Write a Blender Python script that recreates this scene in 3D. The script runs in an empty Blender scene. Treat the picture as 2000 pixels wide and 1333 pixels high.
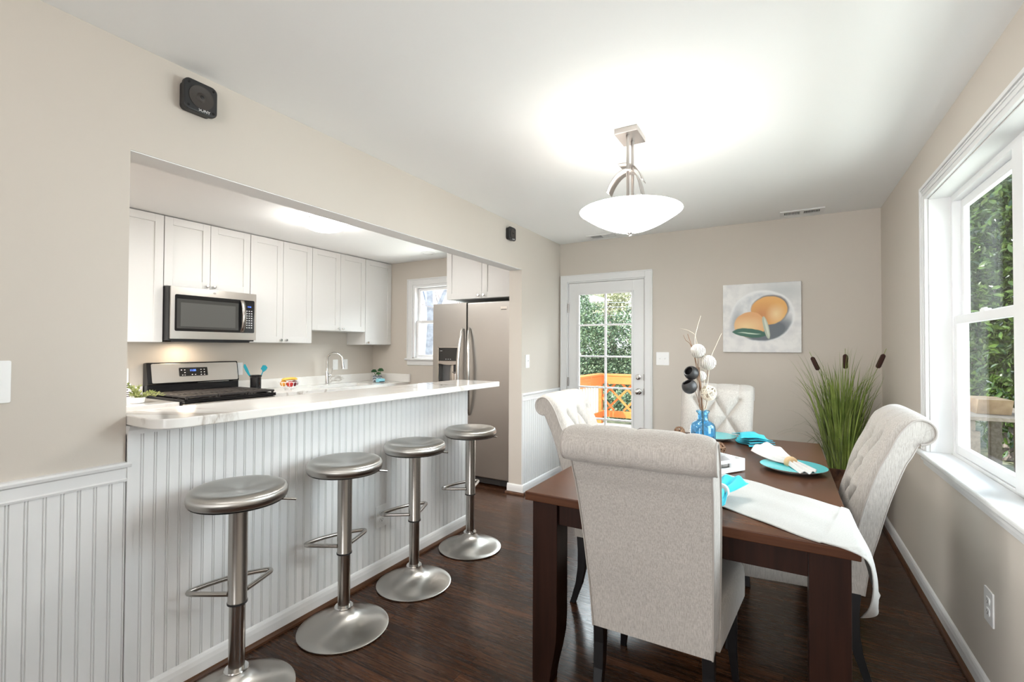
import bpy, math, random
from math import pi, sin, cos, radians
from mathutils import Vector, Matrix
random.seed(7)

# ------------------------------------------------------------------ camera
SC = bpy.context.scene
COL = SC.collection
CAMZ = 1.351
cam_data = bpy.data.cameras.new('camera')
cam = bpy.data.objects.new('camera', cam_data)
COL.objects.link(cam)
YAW, PIT, ROL = 0.522001387, 0.0148741439, 0.00430627709
cam_data.sensor_width = 36.0
cam_data.lens = 917.510959 / 2000 * 36.0
cam_data.clip_start = 0.05
cam_data.clip_end = 300
fwd = Vector((-sin(YAW) * cos(PIT), cos(YAW) * cos(PIT), sin(PIT)))
rgt = Vector((cos(YAW), sin(YAW), 0))
up = rgt.cross(fwd)
r2 = rgt * cos(ROL) + up * sin(ROL)
u2 = up * cos(ROL) - rgt * sin(ROL)
cam.matrix_world = Matrix(((r2.x, u2.x, -fwd.x, 0), (r2.y, u2.y, -fwd.y, 0), (r2.z, u2.z, -fwd.z, CAMZ), (0, 0, 0, 1)))
SC.camera = cam

# ------------------------------------------------------------------ world
world = bpy.data.worlds.new('world')
SC.world = world
world.use_nodes = True
wn = world.node_tree
wn.nodes.clear()
wo = wn.nodes.new('ShaderNodeOutputWorld')
wb = wn.nodes.new('ShaderNodeBackground')
wtc = wn.nodes.new('ShaderNodeTexCoord')
wsep = wn.nodes.new('ShaderNodeSeparateXYZ')
wr = wn.nodes.new('ShaderNodeValToRGB')
wns = wn.nodes.new('ShaderNodeTexNoise')
wmx = wn.nodes.new('ShaderNodeMix')
wmx.data_type = 'RGBA'
wn.links.new(wtc.outputs['Generated'], wsep.inputs[0])
wn.links.new(wsep.outputs['Z'], wr.inputs[0])
wr.color_ramp.elements[0].position = 0.0
wr.color_ramp.elements[0].color = (0.92, 0.95, 1.0, 1)
wr.color_ramp.elements[1].position = 0.55
wr.color_ramp.elements[1].color = (0.36, 0.58, 0.95, 1)
wns.inputs['Scale'].default_value = 3.0
wns.inputs['Detail'].default_value = 5
wcr = wn.nodes.new('ShaderNodeValToRGB')
wcr.color_ramp.elements[0].position = 0.45
wcr.color_ramp.elements[1].position = 0.65
wn.links.new(wtc.outputs['Generated'], wns.inputs['Vector'])
wn.links.new(wns.outputs['Fac'], wcr.inputs[0])
wn.links.new(wcr.outputs[0], wmx.inputs['Factor'])
wn.links.new(wr.outputs[0], wmx.inputs['A'])
wmx.inputs['B'].default_value = (1.0, 1.0, 1.0, 1)
wn.links.new(wmx.outputs['Result'], wb.inputs['Color'])
wb.inputs['Strength'].default_value = 1.25
wn.links.new(wb.outputs[0], wo.inputs['Surface'])


def light(name, kind, loc, energy, color=(1, 1, 1), rot=None, size=None, size_y=None, **kw):
    d = bpy.data.lights.new(name, kind)
    d.energy = energy
    d.color = color
    if kind == 'AREA':
        d.shape = 'RECTANGLE'
        d.size = size
        d.size_y = size_y or size
    elif kind in ('POINT', 'SPOT') and size:
        d.shadow_soft_size = size
    for k, v in kw.items():
        setattr(d, k, v)
    o = bpy.data.objects.new(name, d)
    COL.objects.link(o)
    o.location = loc
    if rot:
        o.rotation_euler = rot
    return o


sun = light('sun', 'SUN', (0, -5, 10), 5.5, (1.0, 0.96, 0.9), (radians(50), 0, radians(-28)))
sun.data.angle = radians(1.0)
# added fill lamp behind the camera for the near chair; no window there
light('fill_behind_camera', 'AREA', (0.3, -2.7, 1.25), 5.5, (0.97, 0.98, 1.0), (radians(90), 0, radians(8)), 1.3, 1.5, spread=radians(75))
# second added fill lamp, behind and to the left, brightening the right wall
light('fill_behind_left', 'AREA', (-1.6, -1.6, 1.15), 9, (0.97, 0.98, 1.0), (radians(90), 0, radians(-38)), 1.2, 1.4, spread=radians(80))
# added lamp aimed upward, imitating a flash bounced off the ceiling
light('fill_up_to_ceiling', 'AREA', (-0.4, -1.2, 1.7), 20, (1.0, 0.98, 0.96), (radians(180 - 15), 0, 0), 0.8, 0.8)
# unseen lamp added over the near end to brighten the kitchen
light('kitchen_near_fill', 'AREA', (-3.3, -0.2, 2.38), 80, (1.0, 0.97, 0.94), (0, 0, 0), 1.2, 1.2)
# area lamps added out of view to strengthen sky light at window and deck
light('sky_fill_window_side', 'AREA', (3.2, 2.4, 2.3), 410, (0.88, 0.94, 1.0), (0, radians(88), 0), 3.4, 4.5)
light('sky_fill_deck_side', 'AREA', (-2.4, 7.0, 4.1), 660, (0.92, 0.96, 1.0), (radians(-62), 0, 0), 6.0, 2.6)
# low unseen lamps added in place of bounce from the ground outside
light('low_fill_kitchen_side', 'AREA', (-4.0, 6.4, 0.35), 135, (1.0, 0.99, 0.97), (radians(-127), 0, 0), 3.0, 1.4)
light('low_fill_window_side', 'AREA', (1.9, 2.4, 0.2), 40, (0.97, 0.99, 1.0), (0, radians(127), 0), 1.4, 3.0)
SC.view_settings.view_transform = 'Standard'
SC.view_settings.look = 'None'
SC.view_settings.gamma = 1.0
SC.view_settings.exposure = 0.88

# ------------------------------------------------------------------ constants of the room
H = 2.44
XL, XR, YB = -2.021, 0.659, 4.516
XK = -4.74          # kitchen outer wall
WT = 0.13           # wall thickness
YO0, YO1, ZO = 0.767, 3.687, 2.057   # opening in the left wall
YP = 2.83           # end of the peninsula half wall
YF = -3.0           # wall behind the camera
F = 0.045           # finished floor level
ZB = 1.07           # underside of bar top


# ------------------------------------------------------------------ material helpers
def mat(name, col, rough=0.5, metal=0.0, **kw):
    m = bpy.data.materials.new(name)
    m.use_nodes = True
    b = m.node_tree.nodes['Principled BSDF']
    b.inputs['Base Color'].default_value = (*col, 1)
    b.inputs['Roughness'].default_value = rough
    b.inputs['Metallic'].default_value = metal
    for k, v in kw.items():
        k = k.replace('_', ' ')
        b.inputs[k].default_value = v
    return m


def N(m, t, **kw):
    n = m.node_tree.nodes.new(t)
    for k, v in kw.items():
        if hasattr(n, k):
            setattr(n, k, v)
        else:
            n.inputs[k].default_value = v
    return n


def LK(m, a, b):
    m.node_tree.links.new(a, b)


def BS(m):
    return m.node_tree.nodes['Principled BSDF']


def ramp(m, src, stops):
    r = N(m, 'ShaderNodeValToRGB')
    e = r.color_ramp.elements
    while len(e) > 1:
        e.remove(e[-1])
    e[0].position = stops[0][0]
    e[0].color = (*stops[0][1], 1)
    for p, c in stops[1:]:
        x = e.new(p)
        x.color = (*c, 1)
    LK(m, src, r.inputs[0])
    return r.outputs[0]


def coords(m, scale=(1, 1, 1), kind='Object', rot=(0, 0, 0)):
    tc = N(m, 'ShaderNodeTexCoord')
    mp = N(m, 'ShaderNodeMapping')
    mp.inputs['Scale'].default_value = scale
    mp.inputs['Rotation'].default_value = rot
    LK(m, tc.outputs[kind], mp.inputs[0])
    return mp.outputs[0]


def noise(m, vec, scale, detail=3, rough=0.5, dist=0.0):
    n = N(m, 'ShaderNodeTexNoise')
    n.inputs['Scale'].default_value = scale
    n.inputs['Detail'].default_value = detail
    n.inputs['Roughness'].default_value = rough
    n.inputs['Distortion'].default_value = dist
    LK(m, vec, n.inputs['Vector'])
    return n.outputs['Fac']


def bump(m, src, strength=0.2, dist=0.002):
    b = N(m, 'ShaderNodeBump')
    b.inputs['Strength'].default_value = strength
    b.inputs['Distance'].default_value = dist
    LK(m, src, b.inputs['Height'])
    LK(m, b.outputs[0], BS(m).inputs['Normal'])


def mix(m, f, a, b, mode='MIX'):
    x = N(m, 'ShaderNodeMix')
    x.data_type = 'RGBA'
    x.blend_type = mode
    for s, v in (('Factor', f), ('A', a), ('B', b)):
        if isinstance(v, (int, float)):
            x.inputs[s].default_value = v
        elif isinstance(v, tuple):
            x.inputs[s].default_value = (*v, 1)
        else:
            LK(m, v, x.inputs[s])
    return x.outputs['Result']


def mathn(m, op, a, b=None):
    x = N(m, 'ShaderNodeMath')
    x.operation = op
    for i, v in enumerate((a, b)):
        if v is None:
            continue
        if isinstance(v, (int, float)):
            x.inputs[i].default_value = v
        else:
            LK(m, v, x.inputs[i])
    return x.outputs[0]


# ------------------------------------------------------------------ materials
def wall_paint(name, col):
    m = mat(name, col, 0.75)
    v = coords(m)
    bump(m, noise(m, v, 160, 2), 0.06, 0.002)
    return m


PAINT = wall_paint('greige_wall_paint', (0.60, 0.548, 0.485))
CEIL = wall_paint('white_ceiling_paint', (0.86, 0.86, 0.85))
TRIM = mat('white_trim_paint', (0.77, 0.77, 0.765), 0.38)
VINYL = mat('white_vinyl', (0.84, 0.84, 0.84), 0.3)
CABW = mat('white_cabinet_paint', (0.73, 0.72, 0.70), 0.4)
PLAST = mat('white_plastic', (0.88, 0.88, 0.87), 0.3)
SLOT = mat('dark_slot', (0.03, 0.03, 0.03), 0.6)
BLACK = mat('gloss_black', (0.012, 0.012, 0.013), 0.12)
BLACKM = mat('matte_black', (0.016, 0.016, 0.017), 0.45)
IRON = mat('cast_iron', (0.035, 0.030, 0.028), 0.5)
ESPR = mat('espresso_leg', (0.007, 0.0065, 0.007), 0.3)
CHROME = mat('satin_chrome', (0.72, 0.71, 0.69), 0.18, 1.0)
NICKEL = mat('brushed_nickel', (0.42, 0.39, 0.37), 0.3, 1.0)


def beadboard_mat():
    m = mat('white_beadboard_paint', (0.77, 0.77, 0.765), 0.42)
    v = coords(m, (2.5, 2.5, 0.6))
    BS(m).inputs['Roughness'].default_value = 0.42
    bump(m, noise(m, v, 30, 3), 0.05, 0.003)
    return m


BEAD = beadboard_mat()


def brushed(name, col, rough, axis=2, metal=1.0):
    m = mat(name, col, rough, metal)
    s = [220, 220, 220]
    s[axis] = 3
    v = coords(m, tuple(s))
    n = noise(m, v, 1.0, 3)
    r = ramp(m, n, [(0.3, (rough * 0.95,) * 3), (0.7, (rough * 1.05,) * 3)])
    LK(m, r, BS(m).inputs['Roughness'])
    return m


STEEL_H = brushed('brushed_stainless_horizontal', (0.66, 0.62, 0.575), 0.30, 1)
STEEL_V = brushed('brushed_stainless_fridge', (0.40, 0.385, 0.365), 0.34, 0)
STOOL = mat('satin_steel', (0.47, 0.445, 0.415), 0.24, 1.0)
BS(STOOL).inputs['Anisotropic'].default_value = 0.5


def spun_mat():
    m = mat('spun_steel_seat', (0.50, 0.48, 0.45), 0.30, 1.0, Anisotropic=0.92)
    t = N(m, 'ShaderNodeTangent')
    t.direction_type = 'RADIAL'
    t.axis = 'Z'
    LK(m, t.outputs[0], BS(m).inputs['Tangent'])
    return m


SPUN = spun_mat()


def floor_mat():
    m = mat('dark_oak_planks', (0.05, 0.02, 0.01), 0.25)
    v = coords(m)
    br = N(m, 'ShaderNodeTexBrick')
    br.offset = 0.37
    br.offset_frequency = 2
    br.inputs['Scale'].default_value = 1.0
    br.inputs['Mortar Size'].default_value = 0.0009
    br.inputs['Mortar Smooth'].default_value = 0.2
    br.inputs['Bias'].default_value = 0.0
    br.inputs['Brick Width'].default_value = 0.82
    br.inputs['Row Height'].default_value = 0.0575
    br.inputs['Color1'].default_value = (0, 0, 0, 1)
    br.inputs['Color2'].default_value = (1, 1, 1, 1)
    br.inputs['Mortar'].default_value = (0.5, 0.5, 0.5, 1)
    LK(m, v, br.inputs['Vector'])
    # grain, shifted per plank
    tc = N(m, 'ShaderNodeTexCoord')
    add = N(m, 'ShaderNodeVectorMath')
    add.operation = 'MULTIPLY_ADD'
    LK(m, br.outputs['Color'], add.inputs[0])
    add.inputs[1].default_value = (3.1, 7.3, 5.0)
    LK(m, tc.outputs['Object'], add.inputs[2])
    mp = N(m, 'ShaderNodeMapping')
    mp.inputs['Scale'].default_value = (1.6, 26, 1)
    LK(m, add.outputs[0], mp.inputs[0])
    g = noise(m, mp.outputs[0], 2.2, 6, 0.62, 1.4)
    mp2 = N(m, 'ShaderNodeMapping')
    mp2.inputs['Scale'].default_value = (9, 190, 1)
    LK(m, add.outputs[0], mp2.inputs[0])
    g2 = noise(m, mp2.outputs[0], 1.4, 3, 0.6, 0.2)
    c1 = ramp(m, g, [(0.30, (0.018, 0.0070, 0.0032)), (0.48, (0.046, 0.0185, 0.0085)), (0.62, (0.086, 0.037, 0.0175)), (0.8, (0.040, 0.016, 0.0075))])
    tone = ramp(m, br.outputs['Color'], [(0.0, (0.62, 0.6, 0.6)), (0.5, (0.95, 0.93, 0.9)), (1.0, (1.45, 1.36, 1.27))])
    c2 = mix(m, 1.0, c1, tone, 'MULTIPLY')
    fine = ramp(m, g2, [(0.35, (0.55, 0.55, 0.55)), (0.6, (1.12, 1.1, 1.08))])
    c3 = mix(m, 0.8, c2, fine, 'MULTIPLY')
    c4 = mix(m, br.outputs['Fac'], c3, (0.008, 0.004, 0.003))
    LK(m, c4, BS(m).inputs['Base Color'])
    rr = ramp(m, g2, [(0.3, (0.30,) * 3), (0.7, (0.17,) * 3)])
    LK(m, rr, BS(m).inputs['Roughness'])
    hh = mathn(m, 'SUBTRACT', mathn(m, 'MULTIPLY', g2, 0.35), br.outputs['Fac'])
    bump(m, hh, 0.18, 0.0012)
    BS(m).inputs['Specular IOR Level'].default_value = 0.28
    return m


FLOOR = floor_mat()


def dark_wood(name, a, b, rough, axis=1):
    m = mat(name, a, rough)
    s = [22, 22, 22]
    s[axis] = 1.3
    v = coords(m, tuple(s))
    n = noise(m, v, 1.6, 5, 0.6, 0.8)
    c = ramp(m, n, [(0.3, a), (0.7, b)])
    LK(m, c, BS(m).inputs['Base Color'])
    bump(m, n, 0.03, 0.001)
    BS(m).inputs['Specular IOR Level'].default_value = 0.2
    return m


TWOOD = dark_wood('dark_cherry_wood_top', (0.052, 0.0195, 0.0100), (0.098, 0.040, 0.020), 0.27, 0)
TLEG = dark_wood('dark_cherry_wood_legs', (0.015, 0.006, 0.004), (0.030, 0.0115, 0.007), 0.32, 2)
SHOE = dark_wood('brown_shoe_moulding', (0.06, 0.026, 0.013), (0.12, 0.055, 0.028), 0.35, 1)


def quartz():
    m = mat('white_quartz', (0.86, 0.84, 0.81), 0.09)
    v = coords(m, (1, 1, 1), 'Object', (0, 0, 0.5))
    d = noise(m, v, 1.3, 6, 0.6, 1.6)
    ab = mathn(m, 'ABSOLUTE', mathn(m, 'SUBTRACT', d, 0.5))
    vein = ramp(m, ab, [(0.0, (1, 1, 1)), (0.012, (0.5, 0.5, 0.5)), (0.035, (0, 0, 0))])
    msk = ramp(m, noise(m, v, 1.9, 2), [(0.48, (0, 0, 0)), (0.62, (1, 1, 1))])
    f = mix(m, 1.0, vein, msk, 'MULTIPLY')
    c = mix(m, f, (0.86, 0.845, 0.815), (0.47, 0.42, 0.37))
    soft = ramp(m, noise(m, v, 2.3, 4, 0.6, 1.0), [(0.35, (1, 1, 1)), (0.7, (0.93, 0.915, 0.89))])
    c = mix(m, 1.0, c, soft, 'MULTIPLY')
    LK(m, c, BS(m).inputs['Base Color'])
    return m


QUARTZ = quartz()


def fabric(name, a, b, sc=(900, 900, 60), bumpy=0.35):
    m = mat(name, a, 0.92)
    v = coords(m, sc)
    n = noise(m, v, 0.55, 3, 0.7)
    v2 = coords(m, (sc[2] * 2, sc[1], sc[0]))
    n2 = noise(m, v2, 0.8, 2)
    f = mathn(m, 'ADD', mathn(m, 'MULTIPLY', n, 0.78), mathn(m, 'MULTIPLY', n2, 0.22))
    c = ramp(m, f, [(0.36, b), (0.64, a)])
    LK(m, c, BS(m).inputs['Base Color'])
    bump(m, f, bumpy, 0.0015)
    BS(m).inputs['Sheen Weight'].default_value = 0.15
    return m


LINEN = fabric('oatmeal_linen', (0.49, 0.455, 0.415), (0.32, 0.295, 0.265), (650, 650, 45))
PIPING = mat('linen_piping', (0.36, 0.33, 0.30), 0.9)
BUTTON = mat('linen_button', (0.40, 0.37, 0.33), 0.9)
RUNNER = fabric('ivory_cotton', (0.41, 0.397, 0.37), (0.35, 0.34, 0.315), (400, 400, 400), 0.25)
TEALF = fabric('teal_cotton', (0.02, 0.50, 0.62), (0.01, 0.36, 0.47), (500, 500, 500), 0.2)
WHITEF = fabric('white_cotton', (0.64, 0.63, 0.615), (0.56, 0.55, 0.535), (500, 500, 500), 0.2)
TEALP = mat('teal_glaze', (0.05, 0.47, 0.52), 0.12)
PLATEB = mat('stoneware_underside', (0.62, 0.60, 0.56), 0.35)
TEALS = mat('teal_silicone', (0.0, 0.29, 0.38), 0.4)
WOODL = mat('light_wood_ring', (0.62, 0.42, 0.22), 0.5)


def leafmat(name, a, b, rough=0.4, trans=0.0):
    m = mat(name, a, rough)
    v = coords(m)
    n = noise(m, v, 9.0, 4)
    c = ramp(m, n, [(0.35, a), (0.65, b)])
    LK(m, c, BS(m).inputs['Base Color'])
    return m


LEAF_D = leafmat('dark_evergreen_leaf', (0.06, 0.13, 0.075), (0.30, 0.38, 0.22), 0.4)
LEAF_Y = leafmat('pale_green_leaf', (0.36, 0.38, 0.20), (0.72, 0.70, 0.48), 0.5)
LEAF_M = leafmat('magnolia_leaf', (0.010, 0.026, 0.008), (0.075, 0.12, 0.022), 0.16)
LEAF_G = leafmat('grass_blade_green', (0.13, 0.20, 0.035), (0.30, 0.38, 0.09), 0.5)
LEAF_B = leafmat('boxwood_green', (0.22, 0.27, 0.07), (0.50, 0.52, 0.22), 0.5)
LEAF_S = leafmat('succulent_green', (0.015, 0.075, 0.02), (0.05, 0.17, 0.05), 0.4)
BARK = leafmat('grey_bark', (0.13, 0.10, 0.09), (0.28, 0.235, 0.21), 0.9)
ORANGE = dark_wood('orange_stained_wood', (0.50, 0.135, 0.032), (0.57, 0.175, 0.05), 0.6, 0)
BALW = mat('pale_baluster_paint', (0.50, 0.42, 0.35), 0.6)


def glass_mat(name, tint=(1, 1, 1), refl=0.06):
    m = bpy.data.materials.new(name)
    m.use_nodes = True
    nt = m.node_tree
    nt.nodes.clear()
    o = nt.nodes.new('ShaderNodeOutputMaterial')
    t = nt.nodes.new('ShaderNodeBsdfTransparent')
    t.inputs[0].default_value = (*tint, 1)
    g = nt.nodes.new('ShaderNodeBsdfGlossy')
    g.inputs['Roughness'].default_value = 0.02
    lw = nt.nodes.new('ShaderNodeLayerWeight')
    lw.inputs['Blend'].default_value = 0.5
    pw = nt.nodes.new('ShaderNodeMath')
    pw.operation = 'POWER'
    pw.inputs[1].default_value = 4.0
    nt.links.new(lw.outputs['Facing'], pw.inputs[0])
    f = nt.nodes.new('ShaderNodeMath')
    f.operation = 'MULTIPLY_ADD'
    f.inputs[1].default_value = 0.22
    f.inputs[2].default_value = 0.03
    nt.links.new(pw.outputs[0], f.inputs[0])
    mx = nt.nodes.new('ShaderNodeMixShader')
    nt.links.new(f.outputs[0], mx.inputs[0])
    nt.links.new(t.outputs[0], mx.inputs[1])
    nt.links.new(g.outputs[0], mx.inputs[2])
    nt.links.new(mx.outputs[0], o.inputs[0])
    return m


GLASS = glass_mat('window_glass', (0.95, 0.98, 0.97))
BLUEG = mat('blue_bottle_glass', (0.30, 0.66, 0.93), 0.03, 0.0, Transmission_Weight=0.95, IOR=1.45)


def emit(name, col, strength):
    m = mat(name, col, 0.4)
    BS(m).inputs['Emission Color'].default_value = (*col, 1)
    BS(m).inputs['Emission Strength'].default_value = strength
    return m


SHADE = emit('frosted_white_glass', (1.0, 0.985, 0.95), 15.0)
SHADE_IN = emit('frosted_white_glass_inside', (1.0, 0.985, 0.95), 1.5)
DOME = emit('lit_dome_glass', (1.0, 0.98, 0.94), 15.0)
LCD = emit('blue_display', (0.10, 0.22, 1.0), 2.0)
INK = mat('pale_grey_print', (0.62, 0.62, 0.62), 0.5)


# ------------------------------------------------------------------ mesh helpers
class MB:
    def __init__(s):
        s.v = []
        s.f = []

    def add(s, vs, fs):
        b = len(s.v)
        s.v += [tuple(v) for v in vs]
        s.f += [tuple(i + b for i in f) for f in fs]
        return s

    def box(s, x0, x1, y0, y1, z0, z1, M=None):
        vs = [(x, y, z) for z in (z0, z1) for y in (y0, y1) for x in (x0, x1)]
        if M:
            vs = [M @ Vector(v) for v in vs]
        return s.add(vs, [(0, 2, 3, 1), (4, 5, 7, 6), (0, 1, 5, 4), (2, 6, 7, 3), (0, 4, 6, 2), (1, 3, 7, 5)])

    def lathe(s, prof, n=32, c=(0, 0, 0), M=None, sx=1, sy=1, cap=True):
        vs = []
        for r, z in prof:
            for i in range(n):
                a = 2 * pi * i / n
                vs.append((c[0] + r * cos(a) * sx, c[1] + r * sin(a) * sy, c[2] + z))
        if M:
            vs = [M @ Vector(v) for v in vs]
        fs = []
        for j in range(len(prof) - 1):
            for i in range(n):
                k = (i + 1) % n
                fs.append((j * n + i, j * n + k, (j + 1) * n + k, (j + 1) * n + i))
        if cap and prof[0][0] > 1e-5:
            fs.append(tuple(range(n - 1, -1, -1)))
        if cap and prof[-1][0] > 1e-5:
            fs.append(tuple((len(prof) - 1) * n + i for i in range(n)))
        return s.add(vs, fs)

    def tube(s, pts, r, n=8, closed=False, rs=None):
        P = [Vector(p) for p in pts]
        m = len(P)
        vs = []
        prev = None
        for i in range(m):
            if closed:
                t = (P[(i + 1) % m] - P[i - 1])
            else:
                t = P[min(i + 1, m - 1)] - P[max(i - 1, 0)]
            if t.length < 1e-9:
                t = Vector((0, 0, 1))
            t.normalize()
            if prev is None:
                a = Vector((0, 0, 1)) if abs(t.z) < 0.9 else Vector((1, 0, 0))
                u = t.cross(a).normalized()
            else:
                u = (prev - t * prev.dot(t))
                u = u.normalized() if u.length > 1e-6 else t.orthogonal().normalized()
            prev = u
            w = t.cross(u)
            rr = rs[i] if rs else r
            for k in range(n):
                a = 2 * pi * k / n
                vs.append(P[i] + (u * cos(a) + w * sin(a)) * rr)
        fs = []
        for i in range(m if closed else m - 1):
            j = (i + 1) % m
            for k in range(n):
                l = (k + 1) % n
                fs.append((i * n + k, i * n + l, j * n + l, j * n + k))
        if not closed:
            fs.append(tuple(range(n - 1, -1, -1)))
            fs.append(tuple((m - 1) * n + k for k in range(n)))
        return s.add(vs, fs)

    def grid(s, fn, nu, nv):
        vs = [fn(i / nu, j / nv) for j in range(nv + 1) for i in range(nu + 1)]
        fs = []
        for j in range(nv):
            for i in range(nu):
                a = j * (nu + 1) + i
                fs.append((a, a + 1, a + nu + 2, a + nu + 1))
        return s.add(vs, fs)

    def prism(s, pts, ax, a, b):
        """extrude the 2D outline pts along axis ax from a to b"""
        def P(p, t):
            return {0: (t, p[0], p[1]), 1: (p[0], t, p[1]), 2: (p[0], p[1], t)}[ax]
        n = len(pts)
        vs = [P(p, a) for p in pts] + [P(p, b) for p in pts]
        fs = [tuple(range(n)), tuple(range(2 * n - 1, n - 1, -1))]
        fs += [(i, i + n, (i + 1) % n + n, (i + 1) % n) for i in range(n)]
        return s.add(vs, fs)

    def ball(s, c, r, nu=16, nv=10, sc=(1, 1, 1)):
        prof = [(r * sin(pi * j / nv) * 1.0, -r * cos(pi * j / nv)) for j in range(nv + 1)]
        prof[0] = (0, -r)
        prof[-1] = (0, r)
        vs = []
        for rr, z in prof:
            for i in range(nu):
                a = 2 * pi * i / nu
                vs.append((c[0] + rr * cos(a) * sc[0], c[1] + rr * sin(a) * sc[1], c[2] + z * sc[2]))
        fs = []
        for j in range(nv):
            for i in range(nu):
                k = (i + 1) % nu
                fs.append((j * nu + i, j * nu + k, (j + 1) * nu + k, (j + 1) * nu + i))
        return s.add(vs, fs)

    def build(s, name, m, parent=None, smooth=False, bevel=0, seg=2, sub=0, solid=0, ang=40, merge=False):
        me = bpy.data.meshes.new(name)
        me.from_pydata(s.v, [], s.f)
        me.validate()
        import bmesh
        bm = bmesh.new()
        bm.from_mesh(me)
        if merge or smooth:
            bmesh.ops.remove_doubles(bm, verts=bm.verts, dist=1e-6)
        if len(bm.faces) < 60000:
            bmesh.ops.recalc_face_normals(bm, faces=bm.faces)
        bm.to_mesh(me)
        bm.free()
        me.materials.append(m)
        if smooth:
            for p in me.polygons:
                p.use_smooth = True
            me.set_sharp_from_angle(angle=radians(ang))
        o = bpy.data.objects.new(name, me)
        COL.objects.link(o)
        if parent:
            o.parent = parent
        if solid:
            d = o.modifiers.new('solid', 'SOLIDIFY')
            d.thickness = solid
            d.offset = 0
        if bevel:
            d = o.modifiers.new('bevel', 'BEVEL')
            d.width = bevel
            d.segments = seg
            d.limit_method = 'ANGLE'
        if sub:
            d = o.modifiers.new('sub', 'SUBSURF')
            d.levels = sub
            d.render_levels = sub
        return o


def tag(o, label=None, cat=None, group=None, kind=None):
    if label:
        o['label'] = label
    if cat:
        o['category'] = cat
    if group:
        o['group'] = group
    if kind:
        o['kind'] = kind
    return o


def thing(name, label, cat, loc=(0, 0, 0), rz=0.0, group=None, rot=None):
    o = bpy.data.objects.new(name, None)
    o.empty_display_size = 0.1
    COL.objects.link(o)
    o.location = loc
    o.rotation_euler = rot if rot else (0, 0, rz)
    return tag(o, label, cat, group)


def struct(name):
    o = bpy.data.objects.new(name, None)
    COL.objects.link(o)
    o['kind'] = 'structure'
    return o


def dup(root, loc, rz, label, group=None):
    r = root.copy()
    COL.objects.link(r)
    r.location = loc
    r.rotation_euler = (0, 0, rz)
    r['label'] = label
    if group:
        r['group'] = group
    for ch in list(root.children):
        c = ch.copy()
        COL.objects.link(c)
        c.parent = r
        for g in list(ch.children):
            d = g.copy()
            COL.objects.link(d)
            d.parent = c
    return r


def text_mesh(name, s, size, m, M, parent, depth=0.0006, label=None):
    cu = bpy.data.curves.new(name, 'FONT')
    cu.body = s
    cu.size = size
    cu.extrude = depth
    cu.align_x = 'CENTER'
    cu.align_y = 'CENTER'
    to = bpy.data.objects.new(name, cu)
    COL.objects.link(to)
    bpy.context.view_layer.update()
    me = bpy.data.meshes.new_from_object(to.evaluated_get(bpy.context.evaluated_depsgraph_get()))
    bpy.data.objects.remove(to)
    me.transform(M)
    me.materials.clear()
    me.materials.append(m)
    o = bpy.data.objects.new(name, me)
    COL.objects.link(o)
    o.parent = parent
    if label:
        o['label'] = label
    return o


def frame(loc, right, upv):
    """matrix that maps x->right, y->up, z->right x up"""
    r = Vector(right).normalized()
    u = Vector(upv).normalized()
    n = r.cross(u)
    return Matrix(((r.x, u.x, n.x, loc[0]), (r.y, u.y, n.y, loc[1]), (r.z, u.z, n.z, loc[2]), (0, 0, 0, 1)))


def S(o):
    o['kind'] = 'structure'
    return o


def catmull(pts, per=8):
    P = [Vector(p) for p in pts]
    out = []
    for i in range(len(P) - 1):
        p0 = P[max(i - 1, 0)]
        p1, p2 = P[i], P[i + 1]
        p3 = P[min(i + 2, len(P) - 1)]
        for k in range(per):
            t = k / per
            out.append(0.5 * ((2 * p1) + (p2 - p0) * t + (2 * p0 - 5 * p1 + 4 * p2 - p3) * t * t + (3 * p1 - p0 - 3 * p2 + p3) * t ** 3))
    out.append(P[-1])
    return out


# ================================================================== ROOM SHELL
S(MB().box(XK - 0.15, XR + 0.25, YF - 0.15, YB + 0.15, -0.12, F).build('floor', FLOOR))
S(MB().box(XK - 0.15, XR + 0.25, YF - 0.15, YB + 0.15, H, H + 0.12).build('ceiling', CEIL))

# left wall of the dining room with the wide pass-through opening
w = MB()
w.box(XL - WT, XL, YF, YO0, 0, H)
w.box(XL - WT, XL, YO0, YO1, ZO, H)
w.box(XL - WT, XL, YO1, YB, 0, H)
S(w.build('wall_left', PAINT))
# white paint under the header and down the near jamb
S(MB().box(XL - WT + 0.003, XL - 0.003, YO0 + 0.001, YO1 - 0.002, ZO - 0.004, ZO - 0.0002).build('trim_1', CEIL))
# half wall under the bar
S(MB().box(XL - WT, XL, YO0 + 0.0005, YP, 0, ZB - 0.001).build('wall_peninsula', TRIM))

# back wall: door opening and kitchen window opening
DX0, DX1, DZ = -1.935, -1.13, 2.035
KX0, KX1, KZ0, KZ1 = -4.045, -3.20, 1.215, 2.135
w = MB()
w.box(XK, KX0, YB, YB + 0.15, 0, H)
w.box(KX0, KX1, YB, YB + 0.15, 0, KZ0)
w.box(KX0, KX1, YB, YB + 0.15, KZ1, H)
w.box(KX1, DX0, YB, YB + 0.15, 0, H)
w.box(DX0, DX1, YB, YB + 0.15, DZ, H)
w.box(DX1, XR + 0.25, YB, YB + 0.15, 0, H)
S(w.build('wall_back', PAINT))

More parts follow.
